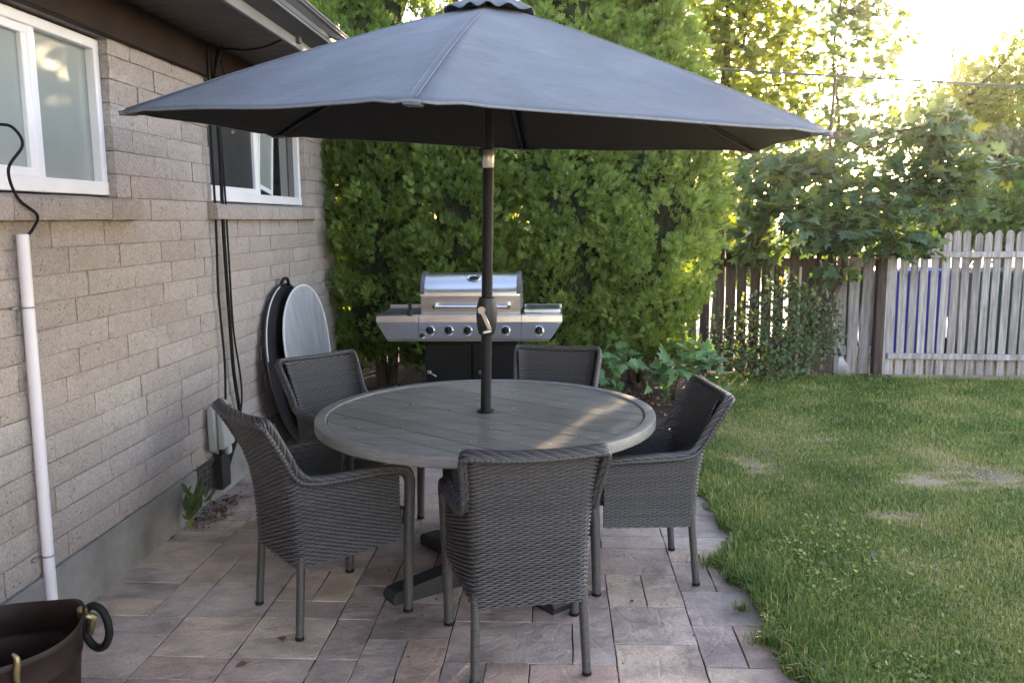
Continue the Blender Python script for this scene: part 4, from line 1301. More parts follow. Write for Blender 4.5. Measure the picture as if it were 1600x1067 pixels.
# ---------------- arborvitae hedge
def arbor(label, cx, cy, rad, z0, h, n, seed, sz=.115, bulge=.5, tint0=0.0, rag=.0, prof=None):
    g = np.random.default_rng(seed)
    root = thing('arborvitae', label, 'tree', (cx, cy, 0), 0, 'arborvitae in the hedge row')
    def Rz(z):
        t = np.clip((z - z0) / (h - z0), 0, 1)
        if prof: return rad * np.interp(t, prof[0], prof[1]) + .02
        return rad * (.70 + .30 * np.sin(PI * np.clip(t / (2 * bulge), 0, 1))) * np.clip(1 - t ** 2.6, 0, 1) ** .6 + .02
    # plume shaped tufts over the surface, each built of many small flat sprays
    nt = n // 30
    z = z0 + (h - z0) * g.random(nt * 3) ** .95
    th = np.where(g.random(nt * 3) < .80, g.uniform(-PI * 1.12, PI * .12, nt * 3), g.uniform(0, 2 * PI, nt * 3))
    lump = noise3(np.c_[np.cos(th) * rad * 4.2, np.sin(th) * rad * 4.2, z * 1.5], 1.7, seed)
    keep = np.nonzero(lump * .9 + .95 > g.random(nt * 3) * .75)[0][:nt]
    z, th, lump = z[keep], th[keep], lump[keep]; nt = len(z)
    dep = np.where(g.random(nt) < .36, g.uniform(.22, .50, nt), g.random(nt) ** 1.6 * .28)
    dirs = np.c_[np.cos(th), np.sin(th), 0 * th]
    base = dirs * (Rz(z) * (1 + .27 * lump) - dep * rad - .06)[:, None] + np.c_[0 * th, 0 * th, z - .06]
    tax = dirs * .62 + np.array([0, 0, .9]) + g.normal(size=(nt, 3)) * .22
    tax /= np.linalg.norm(tax, axis=1)[:, None]
    TL = sz * 1.75 * g.uniform(.7, 1.35, nt)
    m = 34
    u = g.random((nt, m)) ** .8
    off = g.normal(size=(nt, m, 3)); off -= tax[:, None] * (off * tax[:, None]).sum(2)[..., None]
    off /= np.linalg.norm(off, axis=2)[..., None]
    wd = (.40 * np.sin(PI * np.clip(u * .8 + .12, 0, 1)))[..., None] * np.sqrt(g.random((nt, m)))[..., None]
    P = (base[:, None] + tax[:, None] * (u * TL[:, None])[..., None] + off * wd * TL[:, None, None]).reshape(-1, 3)
    ax = (tax[:, None] + off * (1.0 - .75 * u)[..., None] + g.normal(size=(nt, m, 3)) * .22).reshape(-1, 3)
    N_ = len(P)
    R = rotmats(ax, g.uniform(0, 2 * PI, N_))
    S = (sz * .72 * g.uniform(.6, 1.25, (nt, m)) * (1.1 - .35 * u)).reshape(-1)
    tint = np.clip(.45 + tint0 + np.repeat(g.normal(size=nt) * .13, m) + g.normal(size=N_) * .15, 0, 1)
    Vs = []
    for k in range(3):
        i = np.nonzero(np.arange(N_) % 3 == k)[0]
        Vs.append(scatter(*SPR[k], P[i], R[i], S[i], tint[i]))
    V, F, T = join(*Vs)
    np_mesh('crown', V, F, M['arbor'], root, T)
    if tint0 > 0:      # pale seed cones in little clusters on the plume tips
        q = g.integers(0, nt, 420); C0 = (base + tax * (TL * .85)[:, None])[q]
        Pc = (C0[:, None] + g.normal(size=(420, 4, 3)) * .016).reshape(-1, 3); k = len(Pc)
        Vc, Fc, Tc = scatter(*OVAL, Pc, rotmats(g.normal(size=(k, 3)), g.uniform(0, 6, k)), g.uniform(.010, .019, k), g.random(k))
        np_mesh('seed_cones', Vc, Fc, M['cone'], root, Tc)
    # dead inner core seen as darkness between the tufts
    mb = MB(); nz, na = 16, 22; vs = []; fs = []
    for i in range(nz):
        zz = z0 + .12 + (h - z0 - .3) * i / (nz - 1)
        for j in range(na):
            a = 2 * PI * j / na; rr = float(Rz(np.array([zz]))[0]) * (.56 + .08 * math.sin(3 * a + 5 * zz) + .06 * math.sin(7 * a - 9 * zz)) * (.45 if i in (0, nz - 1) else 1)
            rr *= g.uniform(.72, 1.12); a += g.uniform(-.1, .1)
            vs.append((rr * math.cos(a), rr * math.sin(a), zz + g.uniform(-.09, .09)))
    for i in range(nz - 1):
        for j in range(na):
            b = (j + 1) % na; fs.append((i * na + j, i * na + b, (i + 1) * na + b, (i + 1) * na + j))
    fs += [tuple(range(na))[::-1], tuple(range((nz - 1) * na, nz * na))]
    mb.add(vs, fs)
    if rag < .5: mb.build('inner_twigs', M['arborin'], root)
    mb = MB()
    for q in range(3):
        a = 2.1 * q + seed; mb.tube([(.05 * math.cos(a), .05 * math.sin(a), -.05), (.09 * math.cos(a), .09 * math.sin(a), z0 + .2), (.2 * rad * math.cos(a), .2 * rad * math.sin(a), h * .75)], [.055, .045, .02], 7)
    mb.build('trunk', M['bark'], root, smooth=True)
    return root
arbor('arborvitae nearest the house wall, dark green, behind the reflectors', -1.62, 7.75, .62, .28, 5.0, 20000, 21, tint0=-.08)
arbor('arborvitae past the house corner, partly hidden by the wall edge', -2.45, 8.45, .62, .15, 5.0, 8000, 20, tint0=-.1)
arbor('low arborvitae directly behind the grill lid', -.82, 7.66, .68, .25, 3.15, 18000, 22, tint0=-.05)
arbor('arborvitae rising behind the umbrella pole', .05, 7.70, .66, .22, 5.2, 22000, 23, tint0=.03)
arbor('arborvitae at the lawn end of the hedge, bright green with pale seed tips', .76, 7.80, .76, .30, 4.6, 26000, 24, tint0=.13, prof=([0, .12, .3, .48, .68, .85, 1], [.66, .86, 1, .84, .46, .26, .05]))
# pale cone clusters on the lawn end trees (part of those trees)
# ---------------- generic broadleaf tree
def limb_tree(name, label, cat, base, trunk_pts, trunk_r, blobs, tpl, mat, size, seed, group=None, twig_r=.006, up=.25, out=.8, droop=.0, shell=.55, trunk_mat='bark', crown='crown', flat=.0):
    """trunk, a limb to every foliage mass, leaves spread through each mass; blobs: (x,y,z, rx,ry,rz, n)"""
    g = np.random.default_rng(seed)
    base = np.array(base, float)
    root = thing(name, label, cat, tuple(base), 0, group)
    mb = MB()
    tp = [np.array(p, float) - base for p in trunk_pts]
    C = catmull(tp, 5); mb.tube(C, [trunk_r * (1 - .7 * i / len(C)) for i in range(len(C))], 8)
    Vs = []
    for (x, y, z, rx, ry, rz, n) in blobs:
        c = np.array([x, y, z]) - base
        k = min(range(len(C)), key=lambda i: np.linalg.norm(C[i] - c) + (0.6 * max(0, C[i][2] - c[2])))
        mid = (C[k] + c) / 2 + np.array([0, 0, -.08]) + g.normal(size=3) * .05
        mb.tube(catmull([C[k], mid, c], 4), [max(twig_r, trunk_r * .42) * (1 - .08 * i) for i in range(9)], 6)
        rad = np.array([rx, ry, rz])
        ntw = max(3, int(n / 45))
        for q in range(ntw):
            d = g.normal(size=3); d /= np.linalg.norm(d)
            e = c + d * rad * .9; mb.tube([c + d * rad * .05, c + d * rad * .5 + g.normal(size=3) * .03, e], [twig_r, twig_r * .7, twig_r * .35], 4)
        d = g.normal(size=(n, 3)); d /= np.linalg.norm(d, axis=1)[:, None]
        rr = g.random(n) ** shell
        P = c + d * rr[:, None] * rad
        keep = noise3(P, 3.2 / max(.25, min(rad)) * .5, seed + 3) > -.35 - .4 * g.random(n)
        Q = P + base          # gaps in the leaves that let two narrow beams through to the table
        az = math.radians(22.1); al = Q[:, 0] * math.sin(az) + Q[:, 1] * math.cos(az); pe = Q[:, 0] * math.cos(az) - Q[:, 1] * math.sin(az)
        hit = al - (Q[:, 2] - .76) / .1423
        keep &= ~(((np.abs(pe + 1.18) < .085) & (hit > 2.5) & (hit < 4.3)) | ((np.abs(pe + .99) < .06) & (hit > 2.8) & (hit < 3.9)))
        P, d, rr = P[keep], d[keep], rr[keep]; m = len(P)
        ax = d * out + np.array([0, 0, up - droop]) + g.normal(size=(m, 3)) * .5
        if flat:     # blades hang nearly level, facing up and out
            ax[:, 2] = ax[:, 2] * (1 - flat) - .25
            roll = g.normal(size=m) * .55
        else:
            roll = g.uniform(0, 2 * PI, m)
        R = rotmats(ax, roll)
        tint = np.clip(.45 + .22 * noise3(P, 2.2, seed + 9) + g.normal(size=m) * .2, 0, 1)
        SS = size * g.uniform(.4, 1.2, m)
        if tpl is MAPLE:
            for q in range(3):
                ii = np.arange(m) % 3 == q
                if ii.any(): Vs.append(scatter(*MAPLES[q], P[ii], R[ii], SS[ii], tint[ii]))
        else: Vs.append(scatter(tpl[0], tpl[1], P, R, SS, tint))
    mb.build('trunk', M[trunk_mat], root, smooth=True)
    V, F, T = join(*Vs)
    np_mesh(crown, V, F, M[mat], root, T)
    return root

def bl(px, py, Y, rx, rz, n, ry=None):
    p = wp(px, py, Y); s = Y / 1320.0
    return (p[0], p[1], p[2], rx * s, (ry or rx) * s, rz * s, n)

# maple in front of and over the fence (dark leaves)
limb_tree('maple_tree', 'young maple with leaning grey trunk and dark leaves over the brown fence', 'tree', (2.45, 8.55, 0),
          [(2.45, 8.55, 0), (2.62, 8.55, .55), (2.83, 8.55, 1.1), (2.8, 8.7, 1.7), (2.75, 8.9, 2.3), (2.8, 9.0, 3.0)], .042,
          [bl(1195, 300, 8.6, 55, 50, 260), bl(1235, 345, 8.3, 60, 45, 340), bl(1180, 375, 8.5, 40, 35, 170), bl(1300, 350, 8.4, 60, 42, 320), bl(1260, 270, 8.8, 65, 40, 200),
           bl(1350, 310, 8.6, 62, 45, 230), bl(1400, 360, 8.4, 55, 38, 190), bl(1330, 375, 8.3, 40, 24, 90), bl(1425, 290, 8.7, 60, 45, 230), bl(1480, 260, 8.8, 50, 48, 210), bl(1500, 320, 8.7, 48, 28, 130), bl(1440, 385, 8.3, 28, 22, 45),
           bl(1425, 210, 9.0, 60, 30, 95), bl(1480, 190, 9.0, 40, 35, 90), bl(1350, 230, 9.0, 55, 40, 70),
           bl(1215, 255, 9.0, 60, 25, 130), bl(1310, 430, 8.4, 26, 26, 22), bl(1580, 260, 9.0, 40, 25, 90)],
          MAPLE, 'maple', .16, 31, flat=.5)
# taller sunlit maple behind the fence
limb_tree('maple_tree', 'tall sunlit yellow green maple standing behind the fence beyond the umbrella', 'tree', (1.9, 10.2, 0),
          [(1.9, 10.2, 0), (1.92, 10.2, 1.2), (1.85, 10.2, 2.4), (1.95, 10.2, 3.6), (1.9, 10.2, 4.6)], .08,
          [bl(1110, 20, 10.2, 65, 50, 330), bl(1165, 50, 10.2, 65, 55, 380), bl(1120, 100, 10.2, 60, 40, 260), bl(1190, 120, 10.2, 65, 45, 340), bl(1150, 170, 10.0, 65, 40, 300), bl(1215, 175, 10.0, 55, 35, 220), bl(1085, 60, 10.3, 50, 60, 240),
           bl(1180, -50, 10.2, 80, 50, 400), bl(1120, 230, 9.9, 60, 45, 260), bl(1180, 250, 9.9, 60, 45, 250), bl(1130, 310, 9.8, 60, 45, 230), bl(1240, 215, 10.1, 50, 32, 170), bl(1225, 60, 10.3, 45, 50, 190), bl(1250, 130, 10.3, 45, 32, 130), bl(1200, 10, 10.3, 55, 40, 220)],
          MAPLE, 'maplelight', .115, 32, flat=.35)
limb_tree('maple_tree', 'sparse maple limbs hanging before the bright sky left of the sun', 'tree', (2.95, 10.4, 0),
          [(2.95, 10.4, 0), (3.1, 10.4, 1.5), (3.3, 10.4, 2.6), (3.2, 10.4, 3.5), (3.35, 10.4, 4.6)], .035,
          [bl(1290, 25, 10.4, 62, 34, 130), bl(1345, 45, 10.4, 50, 38, 110), bl(1270, 85, 10.4, 50, 26, 75), bl(1325, 105, 10.4, 55, 30, 90), bl(1290, 165, 10.3, 65, 30, 140), bl(1345, 190, 10.3, 55, 32, 110), bl(1280, 220, 10.2, 55, 28, 130), bl(1385, 150, 10.3, 32, 16, 30), bl(1330, 255, 10.1, 60, 32, 150), bl(1400, 240, 10.1, 55, 28, 130), bl(1350, -20, 10.4, 70, 34, 140), bl(1395, 60, 10.4, 34, 26, 40), bl(1385, 105, 10.3, 30, 20, 36), bl(1360, 10, 10.4, 40, 24, 60), bl(1415, 20, 10.4, 22, 14, 14)],
          MAPLE, 'maple', .125, 33, flat=.35)
# young maple at the hedge foot
limb_tree('maple_sapling', 'maple seedling with large light green leaves at the end of the hedge', 'plant', (1.02, 7.35, 0),
          [(1.02, 7.35, 0), (1.05, 7.25, .25), (1.2, 7.1, .42)], .012,
          [bl(1085, 548, 7.1, 28, 16, 24), bl(1115, 560, 7.0, 26, 14, 14), bl(1060, 575, 7.0, 36, 16, 18), bl(1105, 580, 6.9, 30, 14, 16), bl(1030, 590, 7.0, 30, 16, 12), bl(1040, 548, 7.2, 30, 16, 10), bl(1120, 598, 6.8, 16, 8, 6), bl(990, 570, 7.1, 24, 22, 10)],
          MAPLE, 'young', .16, 34, twig_r=.004, flat=.5)
limb_tree('maple_sapling', 'small green seedling behind the far chair under the hedge', 'plant', (.50, 7.05, 0),
          [(.50, 7.05, 0), (.51, 7.0, .3), (.55, 6.95, .5)], .01,
          [bl(960, 545, 7.0, 22, 18, 14), bl(950, 590, 6.95, 22, 18, 12), bl(975, 565, 6.95, 20, 15, 10)],
          MAPLE, 'young', .115, 37, twig_r=.004, flat=.4)
# shrub before the fence
limb_tree('rose_bush', 'dark leafy bush in front of the brown fence', 'bush', (2.05, 8.45, 0),
          [(2.05, 8.45, 0), (2.1, 8.4, .3), (2.15, 8.4, .7)], .02,
          [bl(1180, 500, 8.4, 40, 42, 330), bl(1220, 470, 8.4, 34, 30, 160), bl(1225, 530, 8.3, 45, 40, 420), bl(1165, 555, 8.3, 48, 32, 380), bl(1260, 555, 8.3, 40, 32, 300), bl(1255, 505, 8.4, 34, 30, 180), bl(1290, 530, 8.4, 26, 30, 110), bl(1130, 520, 8.4, 24, 40, 120), bl(1205, 572, 8.2, 60, 18, 300), bl(1222, 448, 8.45, 32, 26, 170), bl(1265, 470, 8.45, 28, 30, 130), bl(1300, 490, 8.45, 22, 30, 90)],
          OVAL, 'rose', .052, 35, twig_r=.005)
# beyond the fence, right: juniper, grey shrub, willow, far trees
for k, (px, py, Y, rx, rz, n, lab) in enumerate([(1470, 340, 11.5, 70, 38, 1100, 'light green juniper above the grey fence, left of the taller one'),
                                        (1570, 335, 11.0, 75, 55, 1500, 'bright green juniper above the grey fence at the right edge')]):
    p = wp(px, py, Y)
    limb_tree('juniper_bush', lab, 'bush', (p[0], p[1], 0), [(p[0], p[1], 0), (p[0], p[1], p[2] * .6), (p[0], p[1], p[2])], .05,
              [bl(px, py, Y, rx, rz, n), bl(px - rx * .5, py + 25, Y, rx * .7, rz * .8, n // 2), bl(px + rx * .5, py + 20, Y, rx * .7, rz * .8, n // 2)], SPR[0], 'juniper', .13, 40 + k, shell=.4)
limb_tree('grey_shrub', 'tall grey green shrub beyond the fence under the willow', 'bush', (*wp(1565, 265, 13.5)[:2], 0),
          [(*wp(1565, 265, 13.5)[:2], 0), wp(1565, 330, 13.5), wp(1565, 250, 13.5)], .06,
          [bl(1560, 250, 13.5, 50, 50, 1500), bl(1600, 270, 13.5, 50, 60, 1400), bl(1520, 300, 13.2, 40, 40, 900), bl(1480, 340, 13.2, 50, 30, 800)], OVAL, 'greyshrub', .10, 43, shell=.4)
def willow():
    g = np.random.default_rng(44); base = np.array([*wp(1570, 300, 17)[:2], 0.0])
    root = thing('willow_tree', 'willow with hanging pale leaves against the bright sky at right', 'tree', tuple(base))
    mb = MB(); Vs = []
    top = wp(1570, 110, 17) - base
    mb.tube(catmull([(0, 0, 0), (.1, 0, 1.8), (-.1, 0, 3), top], 5), [.16 * (1 - .05 * i) for i in range(16)], 8)
    for (px, py, n) in ((1535, 65, 5), (1560, 95, 8), (1510, 90, 4), (1585, 100, 8), (1530, 120, 8), (1600, 75, 7), (1550, 140, 9), (1495, 125, 5), (1515, 150, 8), (1580, 150, 9), (1480, 150, 5), (1610, 140, 8), (1630, 90, 9), (1540, 180, 8), (1600, 190, 8)):
        e = wp(px, py, 17 + g.uniform(-.6, .6)) - base
        mb.tube(catmull([(0, 0, 2.4), e * .6 + np.array([0, 0, .5]), e], 4), [.03 - .0028 * i for i in range(9)], 5)
        for q in range(n * 2):
            s0 = e + g.normal(size=3) * np.array([.42, .4, .3]); L = g.uniform(.5, 1.3); k = int(L * 60)
            t = np.linspace(0, 1, k)
            P = s0 + np.c_[.12 * g.normal() * t ** 2, .12 * g.normal() * t ** 2, -L * t] + g.normal(size=(k, 3)) * .025
            mb.tube([P[0], P[k // 2], P[-1]], .004, 4)
            ax = np.tile([0, 0, -1.0], (k, 1)) + g.normal(size=(k, 3)) * .55
            Vs.append(scatter(*STRIP, P, rotmats(ax, g.uniform(0, 6.28, k)), .14 * g.uniform(.7, 1.3, k), np.clip(g.normal(.5, .22, k), 0, 1)))
    mb.build('trunk', M['bark'], root, smooth=True); np_mesh('crown', *join(*Vs)[:2], M['willow'], root, join(*Vs)[2])
willow()
limb_tree('broadleaf_tree', 'hazy light green tree under the sun, between maple and willow', 'tree', (*wp(1480, 300, 14)[:2], 0),
          [(*wp(1480, 300, 14)[:2], 0), wp(1480, 300, 14), wp(1490, 210, 14), wp(1500, 160, 14)], .08,
          [bl(1450, 185, 14, 55, 30, 330), bl(1500, 165, 14, 50, 35, 360), bl(1540, 200, 14, 55, 40, 420), bl(1480, 220, 14, 60, 35, 420), bl(1410, 200, 14, 45, 25, 220), bl(1580, 215, 14, 55, 40, 400), bl(1440, 150, 14, 26, 16, 80), bl(1510, 120, 14, 34, 24, 130), bl(1560, 105, 14, 40, 34, 200), bl(1600, 140, 14, 40, 40, 260), bl(1545, 150, 14, 40, 30, 220), bl(1590, 75, 14, 26, 26, 90)],
          OVAL, 'willow', .13, 71, flat=.2)
for k, (px, py, Y, rx, rz, n, lab) in enumerate([(1100, 380, 15, 90, 60, 1500, 'distant tree low behind the left part of the brown fence'),
                                                 (1420, 330, 19, 60, 45, 900, 'distant tree low between the maple and the junipers')]):
    p = wp(px, py, Y)
    limb_tree('distant_tree', lab, 'tree', (p[0], p[1], 0), [(p[0], p[1], 0), (p[0], p[1], p[2] * .5), (p[0], p[1], p[2])], .12,
              [bl(px, py, Y, rx, rz, n), bl(px + 50, py + 20, Y, rx, rz * .8, n), bl(px - 50, py + 20, Y, rx, rz * .8, n)], OVAL, 'juniper', .17, 60 + k, shell=.45)
# brown tree trunks and dry foliage seen in the gap over the umbrella
limb_tree('cedar_tree', 'brown trunked cedar with bare gaps rising behind the hedge left of the umbrella top', 'tree', (-1.0, 8.6, 0),
          [(-1.0, 8.6, 0), (-1.0, 8.6, 1.5), (-1.02, 8.6, 3.0), (-1.0, 8.6, 4.6), (-1.0, 8.6, 5.2)], .085,
          [bl(640, 60, 8.4, 50, 40, 160), bl(600, 20, 8.6, 40, 50, 130), bl(690, 20, 8.5, 40, 40, 110), bl(650, -50, 8.6, 80, 40, 300), bl(720, 60, 8.4, 30, 30, 140)], SPR[1], 'arbor', .12, 51)
for (x, y, r_, lab) in ((-1.22, 8.45, .05, 'slim brown trunk left of the cedar behind the hedge'), (-.72, 8.5, .06, 'slim brown trunk right of the cedar behind the hedge')):
    limb_tree('bare_trunk_tree', lab, 'tree', (x, y, 0), [(x, y, 0), (x + .05, y, 1.8), (x - .04, y, 3.2), (x + .02, y, 5.0)], r_,
              [(x, y, 5.3, .4, .4, .5, 200), (x + .12, y, 4.1, .2, .2, .3, 40)], SPR[2], 'arbor', .11, 52 + int(x * 10))

# ---------------- grass
def grass(name, n, region, hmean, label_kind='stuff', seed=1, dense=None, dry=None):
    g = np.random.default_rng(seed)
    P = region(g, n)
    return P
def blades(P, h, lean, w, g, tint):
    n = len(P); a = g.uniform(0, 2 * PI, n)
    d = np.c_[np.cos(a), np.sin(a), 0 * a]; side = np.c_[-np.sin(a), np.cos(a), 0 * a]
    h = h[:, None]; lean = lean[:, None]; w = w[:, None]
    b1, b2 = P - side * w, P + side * w
    mdl = P + d * lean * h * .35 + np.c_[0 * a, 0 * a, .62 * h[:, 0]]
    m1, m2 = mdl - side * w * .8, mdl + side * w * .8
    tip = P + d * lean * h + np.c_[0 * a, 0 * a, h[:, 0] * (1 - .35 * np.clip(lean[:, 0], 0, 1.2))]
    V = np.stack([b1, b2, m2, tip, m1], 1).reshape(-1, 3)
    F = np.array([(0, 1, 2), (0, 2, 4), (4, 2, 3)])[None] + (np.arange(n) * 5)[:, None, None]
    return V, F.reshape(-1, 3), np.repeat(tint, 5)
def lawn_grass():
    g = np.random.default_rng(77)
    n = 330000
    # density follows nearness
    y = 2.0 + 6.75 * g.random(n) ** 1.45
    x = .72 + (.25 + .75 * y * .68) * g.random(n) ** .9
    ex = np.interp(y, [0, 2.6, 2.78, 3.3, 4.4, 4.96, 5.5, 5.9, 6.2, 7.0, 7.4, 9], [.93, .92, .89, .84, .84, .82, .86, .98, 1.05, 1.10, 1.35, 1.9])
    ed = -.035 + .10 * noise3(np.c_[x, y, 0 * x], 7, 3) + .045 * noise3(np.c_[x, y, 0 * x], 22, 4)
    k = x > ex + ed - .015
    k &= y < 8.62 - .1 * (x - 1.2)
    x, y, ex = x[k], y[k], ex[k]
    Q = np.c_[x, y, 0 * x]
    pat = noise3(Q, 2.1, 8); pat2 = noise3(Q, 6.5, 9); fine = noise3(Q, 18, 10)
    bare = np.zeros(len(x))
    for (bx, by, sx, sy, a) in ((2.55, 5.1, .42, .26, 1.0), (1.2, 5.35, .20, .22, .9), (1.75, 4.45, .22, .12, .6), (2.7, 7.3, .22, .12, .55), (1.15, 6.3, .12, .3, .4), (1.3, 3.7, .12, .1, .6), (3.2, 4.6, .3, .15, .8), (2.2, 3.6, .14, .1, .6), (1.9, 6.0, .2, .12, .6), (3.3, 6.2, .3, .12, .6), (1.55, 5.0, .12, .1, .6), (2.9, 3.5, .2, .1, .7)):
        bare = np.maximum(bare, a * np.exp(-((x - bx) / sx) ** 2 - ((y - by) / sy) ** 2) * (1 + 1.5 * pat2 + 1.3 * fine))
    bare = np.clip((bare - .28) * 1.5, 0, 1)
    keep = g.random(len(x)) > np.clip(bare * .74 + .22 * np.clip(pat2 + fine * .5 - .1, 0, 1) * (y < 6.2), 0, .96)
    x, y, Q, pat, pat2, fine, bare, ex = (q[keep] for q in (x, y, Q, pat, pat2, fine, bare, ex))
    near_edge = np.exp(-((x - ex) / .22) ** 2)
    h = (.030 + .012 * np.clip(pat + .4, 0, 1.5) + .014 * np.clip(pat2, 0, 1) + .040 * near_edge * (y < 5.6) + .022 * np.clip(-pat2 - .25, 0, 1)) * g.uniform(.55, 1.35, len(x))
    h *= np.interp(y, [2, 6, 8.5], [1.0, .95, 1.25])
    lean = np.abs(g.normal(.45, .35, len(x)))
    w = np.interp(y, [2, 5, 8.6], [.0014, .0021, .0036]) * g.uniform(.7, 1.4, len(x))
    far = np.clip((y - 6.2) / 2, 0, 1)
    tint = np.clip(.46 + .24 * pat2 - .16 * pat + .18 * fine + g.normal(size=len(x)) * .17 + .35 * bare - .16 * near_edge - .02 * far + .16 * np.exp(-((y - 2.9) / .5) ** 2) * (x > 1.6), 0, 1)
    h *= 1 - .55 * np.clip(bare, 0, 1); lean += .8 * np.clip(bare, 0, 1)
    dead = g.random(len(x)) < .07 + .75 * np.clip(bare, 0, 1) + .1 * np.clip(pat2, 0, 1); tint[dead] = g.uniform(.82, 1, dead.sum())
    z = np.array([.006 + .006 * (.5 * math.sin(1.7 * a + .6 * b) + .3 * math.sin(3.1 * b - 1.3 * a + 1) + .2 * math.sin(5.3 * a + 2.1 * b)) for a, b in zip(x, y)]) - .004
    V, F, T = blades(np.c_[x, y, z], h, lean, w, g, tint)
    tag(np_mesh('lawn_grass', V, F, M['grass'], None, T), 'patchy green and straw coloured lawn grass', 'grass', kind='stuff')
    # clover and broad leaved weeds low in the turf
    m = 5200
    y = 2.2 + 4.2 * g.random(m) ** 1.2; x = np.interp(y, [2.2, 3.3, 4.9, 5.5, 6.4], [.92, .86, .84, .9, 1.1]) + np.abs(g.normal(0, .35, m)) + .03
    Q = np.c_[x, y, 0 * x]; kk = noise3(Q, 4.5, 14) > .05; Q = Q[kk]; m = len(Q)
    Q[:, 2] = g.uniform(.008, .045, m)
    ax = np.c_[g.normal(size=(m, 2)), np.abs(g.normal(.3, .3, m))]
    V, F, T = scatter(*OVAL, Q, rotmats(ax, g.normal(size=m) * .5), g.uniform(.012, .03, m), np.clip(g.normal(.45, .2, m), 0, .75))
    tag(np_mesh('lawn_weeds', V, F, M['grass'], None, T), 'low clover and broad leaved weeds along the patio edge', 'weeds', kind='stuff')
lawn_grass()

def tuft(x, y, n, h, spread, label, seed):
    g = np.random.default_rng(seed)
    P = np.c_[g.normal(0, spread, n), g.normal(0, spread * .6, n), np.full(n, -.004)]
    V, F, T = blades(P, h * g.uniform(.5, 1.2, n), np.abs(g.normal(.75, .4, n)), .0022 * g.uniform(.7, 1.3, n), g, np.clip(g.normal(.42, .22, n), 0, 1))
    o = np_mesh('grass_tuft', V, F, M['grass'], None, T); o.location = (x, y, 0)
    tag(o, label, 'grass tuft', 'grass tufts growing between the pavers')
for a in ((.72, 3.80, 170, .07, .045, 'wide grass tuft in the paver joints right of the profile chair legs', 1), (.755, 3.33, 50, .055, .016, 'smallest grass tuft, a single sprout between pavers near the lawn edge', 2),
          (.80, 3.06, 190, .075, .035, 'dense grass tuft between the pavers near the bottom of the lawn edge', 3)):
    tuft(*a)
# weeds at the wall foot
def wall_weed():
    g = np.random.default_rng(5); root = thing('wall_weed', 'upright green weed growing where the wall meets the patio', 'weed', (-1.94, 4.17, 0))
    Vs = []; mb = MB()
    for k in range(9):
        a = g.uniform(-1.2, 1.2); L = g.uniform(.10, .24); P = []
        e = np.array([.10 * math.cos(a) * g.uniform(.2, 1), .12 * math.sin(a), L]); mb.tube([(0, 0, 0), e * .5 + np.array([0, 0, .03]), e], .003, 5)
        q = 5; t = np.linspace(.45, 1, q)[:, None]
        Vs.append(scatter(*tpl_oval(.15), e * t, rotmats(np.tile(e + np.array([0, 0, .08]), (q, 1)) + g.normal(size=(q, 3)) * .07, g.uniform(0, 6, q)), g.uniform(.06, .12, q), np.clip(g.normal(.4, .2, q), 0, 1)))
    mb.build('stem', M['grass'], root); V, F, T = join(*Vs); np_mesh('leaf_rosette', V, F, M['rose'], root, T)
wall_weed()
def litter(name, cx, cy, sx, sy, n, z, label, seed, zf=None, size=.03):
    g = np.random.default_rng(seed); P = np.c_[g.normal(cx, sx, n), g.normal(cy, sy, n), np.abs(g.normal(0, z, n)) + .004]
    if zf is not None: P[:, 2] += np.array([zf(a, b) for a, b in P[:, :2]])
    V, F, T = scatter(*OVAL, P, rotmats(np.c_[g.normal(size=(n, 2)), g.normal(size=n) * .25], g.normal(size=n) * .5), size * g.uniform(.5, 1.4, n), g.random(n))
    return tag(np_mesh(name, V, F, M['litter'], None, T), label, 'leaf litter', kind='stuff')
litter('dry_leaf_litter', -1.90, 4.45, .06, .16, 260, .012, 'dry leaves and petals gathered at the wall foot below the vent', 6, size=.026)
litter('dry_leaf_litter', -.2, 7.3, .6, .35, 3500, .02, 'dry brown leaves and bark under the hedge', 7, lambda x, y: -.008 + .10 * max(0, min(1, (y - 6.6) / 1.2)), .04)
litter('dry_leaf_litter', 2.0, 8.6, .5, .09, 500, .010, 'dry leaves under the bush by the fence', 8, size=.035)
litter('dry_leaf_litter', -.5, 3.5, .45, .4, 60, .003, 'small dark debris specks on the pavers under the table', 12, size=.014)
def crumbs():
    g = np.random.default_rng(3); n = 70; a = g.uniform(0, 6.28, n); r_ = .64 * np.sqrt(g.random(n))
    P = np.c_[TC[0] + r_ * np.cos(a), TC[1] + r_ * np.sin(a), np.full(n, .7548)]
    V, F, T = scatter(*OVAL, P, rotmats(np.c_[g.normal(size=(n, 2)), 0 * a], g.normal(size=n) * .2), g.uniform(.004, .014, n), g.uniform(.7, 1, n))
    tag(np_mesh('table_crumbs', V, F, M['cone'], None, T), 'pale crumbs and seed fluff scattered on the table top', 'crumbs', kind='stuff')
crumbs()
for (x, y, a, lab) in ((-1.055, 2.99, .4, 'curled brown leaf on the pavers beside the wall side chair leg'), (-1.13, 2.83, 2.2, 'reddish brown leaf on the pavers nearer the camera')):
    mb = MB(); V, F = OVAL; S = .05; c, s_ = math.cos(a), math.sin(a)
    mb.add([(p[0] * S * 1.1 * c - p[1] * S * s_, p[0] * S * 1.1 * s_ + p[1] * S * c, .006 + p[2] * S * 1.8 + .012 * (p[1] - .5) ** 2) for p in V], [tuple(f) for f in F])
    mb.tube([(0, 0, .008), (.012 * s_, -.018 * c, .006)], .0012, 4)
    o = mb.build('fallen_leaf', M['deadleaf']); o.location = (x, y, 0); tag(o, lab, 'leaf', 'fallen leaves on the pavers')

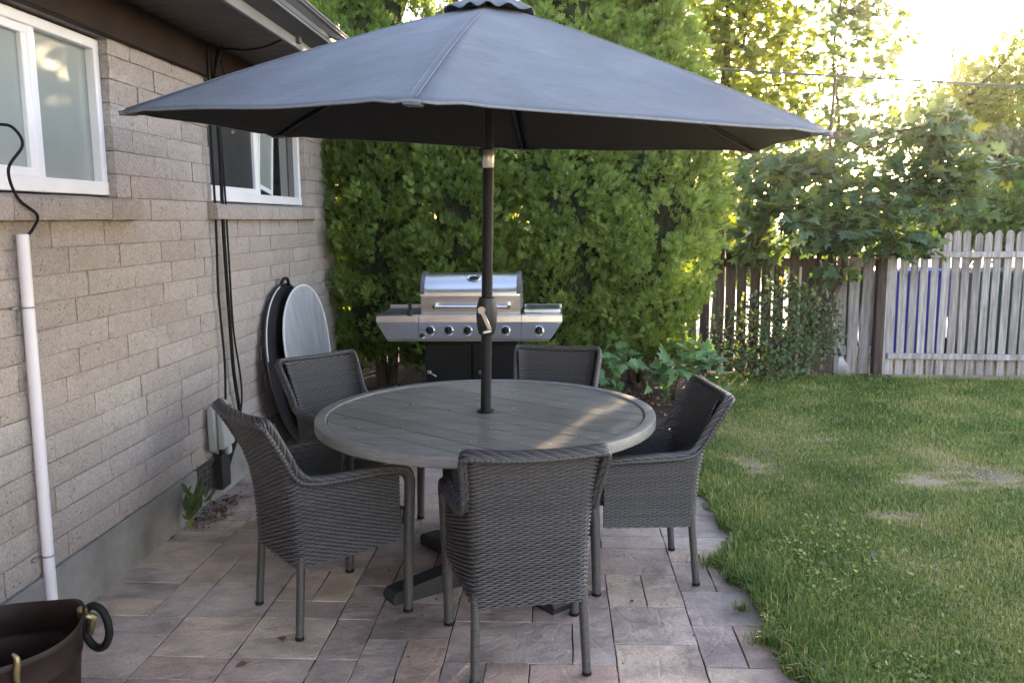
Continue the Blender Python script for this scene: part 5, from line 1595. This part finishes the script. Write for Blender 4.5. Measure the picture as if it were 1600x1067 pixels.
for (x, y, a, lab) in ((1.46, 3.82, 1.0, 'small pale leaf lying on the lawn beyond the grass tufts'), (2.15, 3.55, 2.4, 'tan dry leaf lying on the lawn farther from the patio')):
    V, F, T = scatter(*OVAL, np.array([[0, 0, .035]]), rotmats(np.array([[math.cos(a), math.sin(a), .25]]), np.array([.2])), np.array([.05]), np.array([.6]))
    o = np_mesh('fallen_leaf', V, F, M['greyshrub' if x < 2 else 'litter'], None, T); o.location = (x, y, 0); tag(o, lab, 'leaf', 'fallen leaves on the lawn')

# ================================================================== AIR
hz = MB(); hz.box((0, 18, 2.6), (110, 110, 8.6))  # thin haze box added to imitate lens glare near the sun
ho = hz.build('haze', None)
tag(ho, 'added haze imitating lens glare towards the low sun', 'haze', kind='stuff')
hm = bpy.data.materials.new('glare_haze'); hm.use_nodes = True
hn = hm.node_tree; hn.nodes.remove(hn.nodes['Principled BSDF'])
pv = hn.nodes.new('ShaderNodeVolumePrincipled'); pv.inputs['Color'].default_value = (.95, .93, .88, 1)
pv.inputs['Density'].default_value = .00042; pv.inputs['Anisotropy'].default_value = .82
hn.links.new(pv.outputs[0], hn.nodes['Material Output'].inputs['Volume'])
ho.data.materials.append(hm)

# ================================================================== CAMERA, LIGHT, SKY
cd = bpy.data.cameras.new('camera'); cam = bpy.data.objects.new('camera', cd); COL.objects.link(cam)
cd.sensor_width = 36; cd.lens = 1320 / 1600 * 36; cd.clip_end = 2000; cd.clip_start = .05
Mx = Matrix(((RT[0], -DN[0], -FW[0], CAM[0]), (RT[1], -DN[1], -FW[1], CAM[1]), (RT[2], -DN[2], -FW[2], CAM[2]), (0, 0, 0, 1)))
cam.matrix_world = Mx
scene.camera = cam
cd.dof.use_dof = False

AZ, EL = math.radians(22.1), math.radians(8.1)
sd = Vector((math.sin(AZ) * math.cos(EL), math.cos(AZ) * math.cos(EL), math.sin(EL)))
sl = bpy.data.lights.new('sun', 'SUN'); sl.energy = 4.0; sl.angle = math.radians(.5); sl.color = (1.0, .74, .45)
so_ = bpy.data.objects.new('sun', sl); COL.objects.link(so_)
so_.rotation_euler = (-sd).to_track_quat('-Z', 'Y').to_euler()
w = bpy.data.worlds.new('World'); scene.world = w; w.use_nodes = True
nt = w.node_tree; bg = nt.nodes['Background']
sky = nt.nodes.new('ShaderNodeTexSky'); sky.sky_type = 'NISHITA'; sky.sun_disc = False
sky.sun_elevation = EL; sky.sun_rotation = AZ; sky.air_density = 1.0; sky.dust_density = 1.5; sky.ozone_density = 0.15; sky.altitude = 1300
tn = nt.nodes.new('ShaderNodeMix'); tn.data_type = 'RGBA'; tn.blend_type = 'MULTIPLY'; tn.inputs[0].default_value = 1.0
tn.inputs[7].default_value = (1.10, .975, 1.03, 1)
nt.links.new(sky.outputs[0], tn.inputs[6]); nt.links.new(tn.outputs[2], bg.inputs[0]); bg.inputs[1].default_value = .15
vs_ = scene.view_settings
vs_.view_transform = 'Standard'; vs_.look = 'None'; vs_.exposure = 3.3; vs_.gamma = 1
scene.cycles.max_bounces = 8; scene.cycles.diffuse_bounces = 5; scene.cycles.volume_bounces = 0; scene.cycles.glossy_bounces = 3; scene.cycles.transmission_bounces = 3
scene.cycles.use_denoising = True
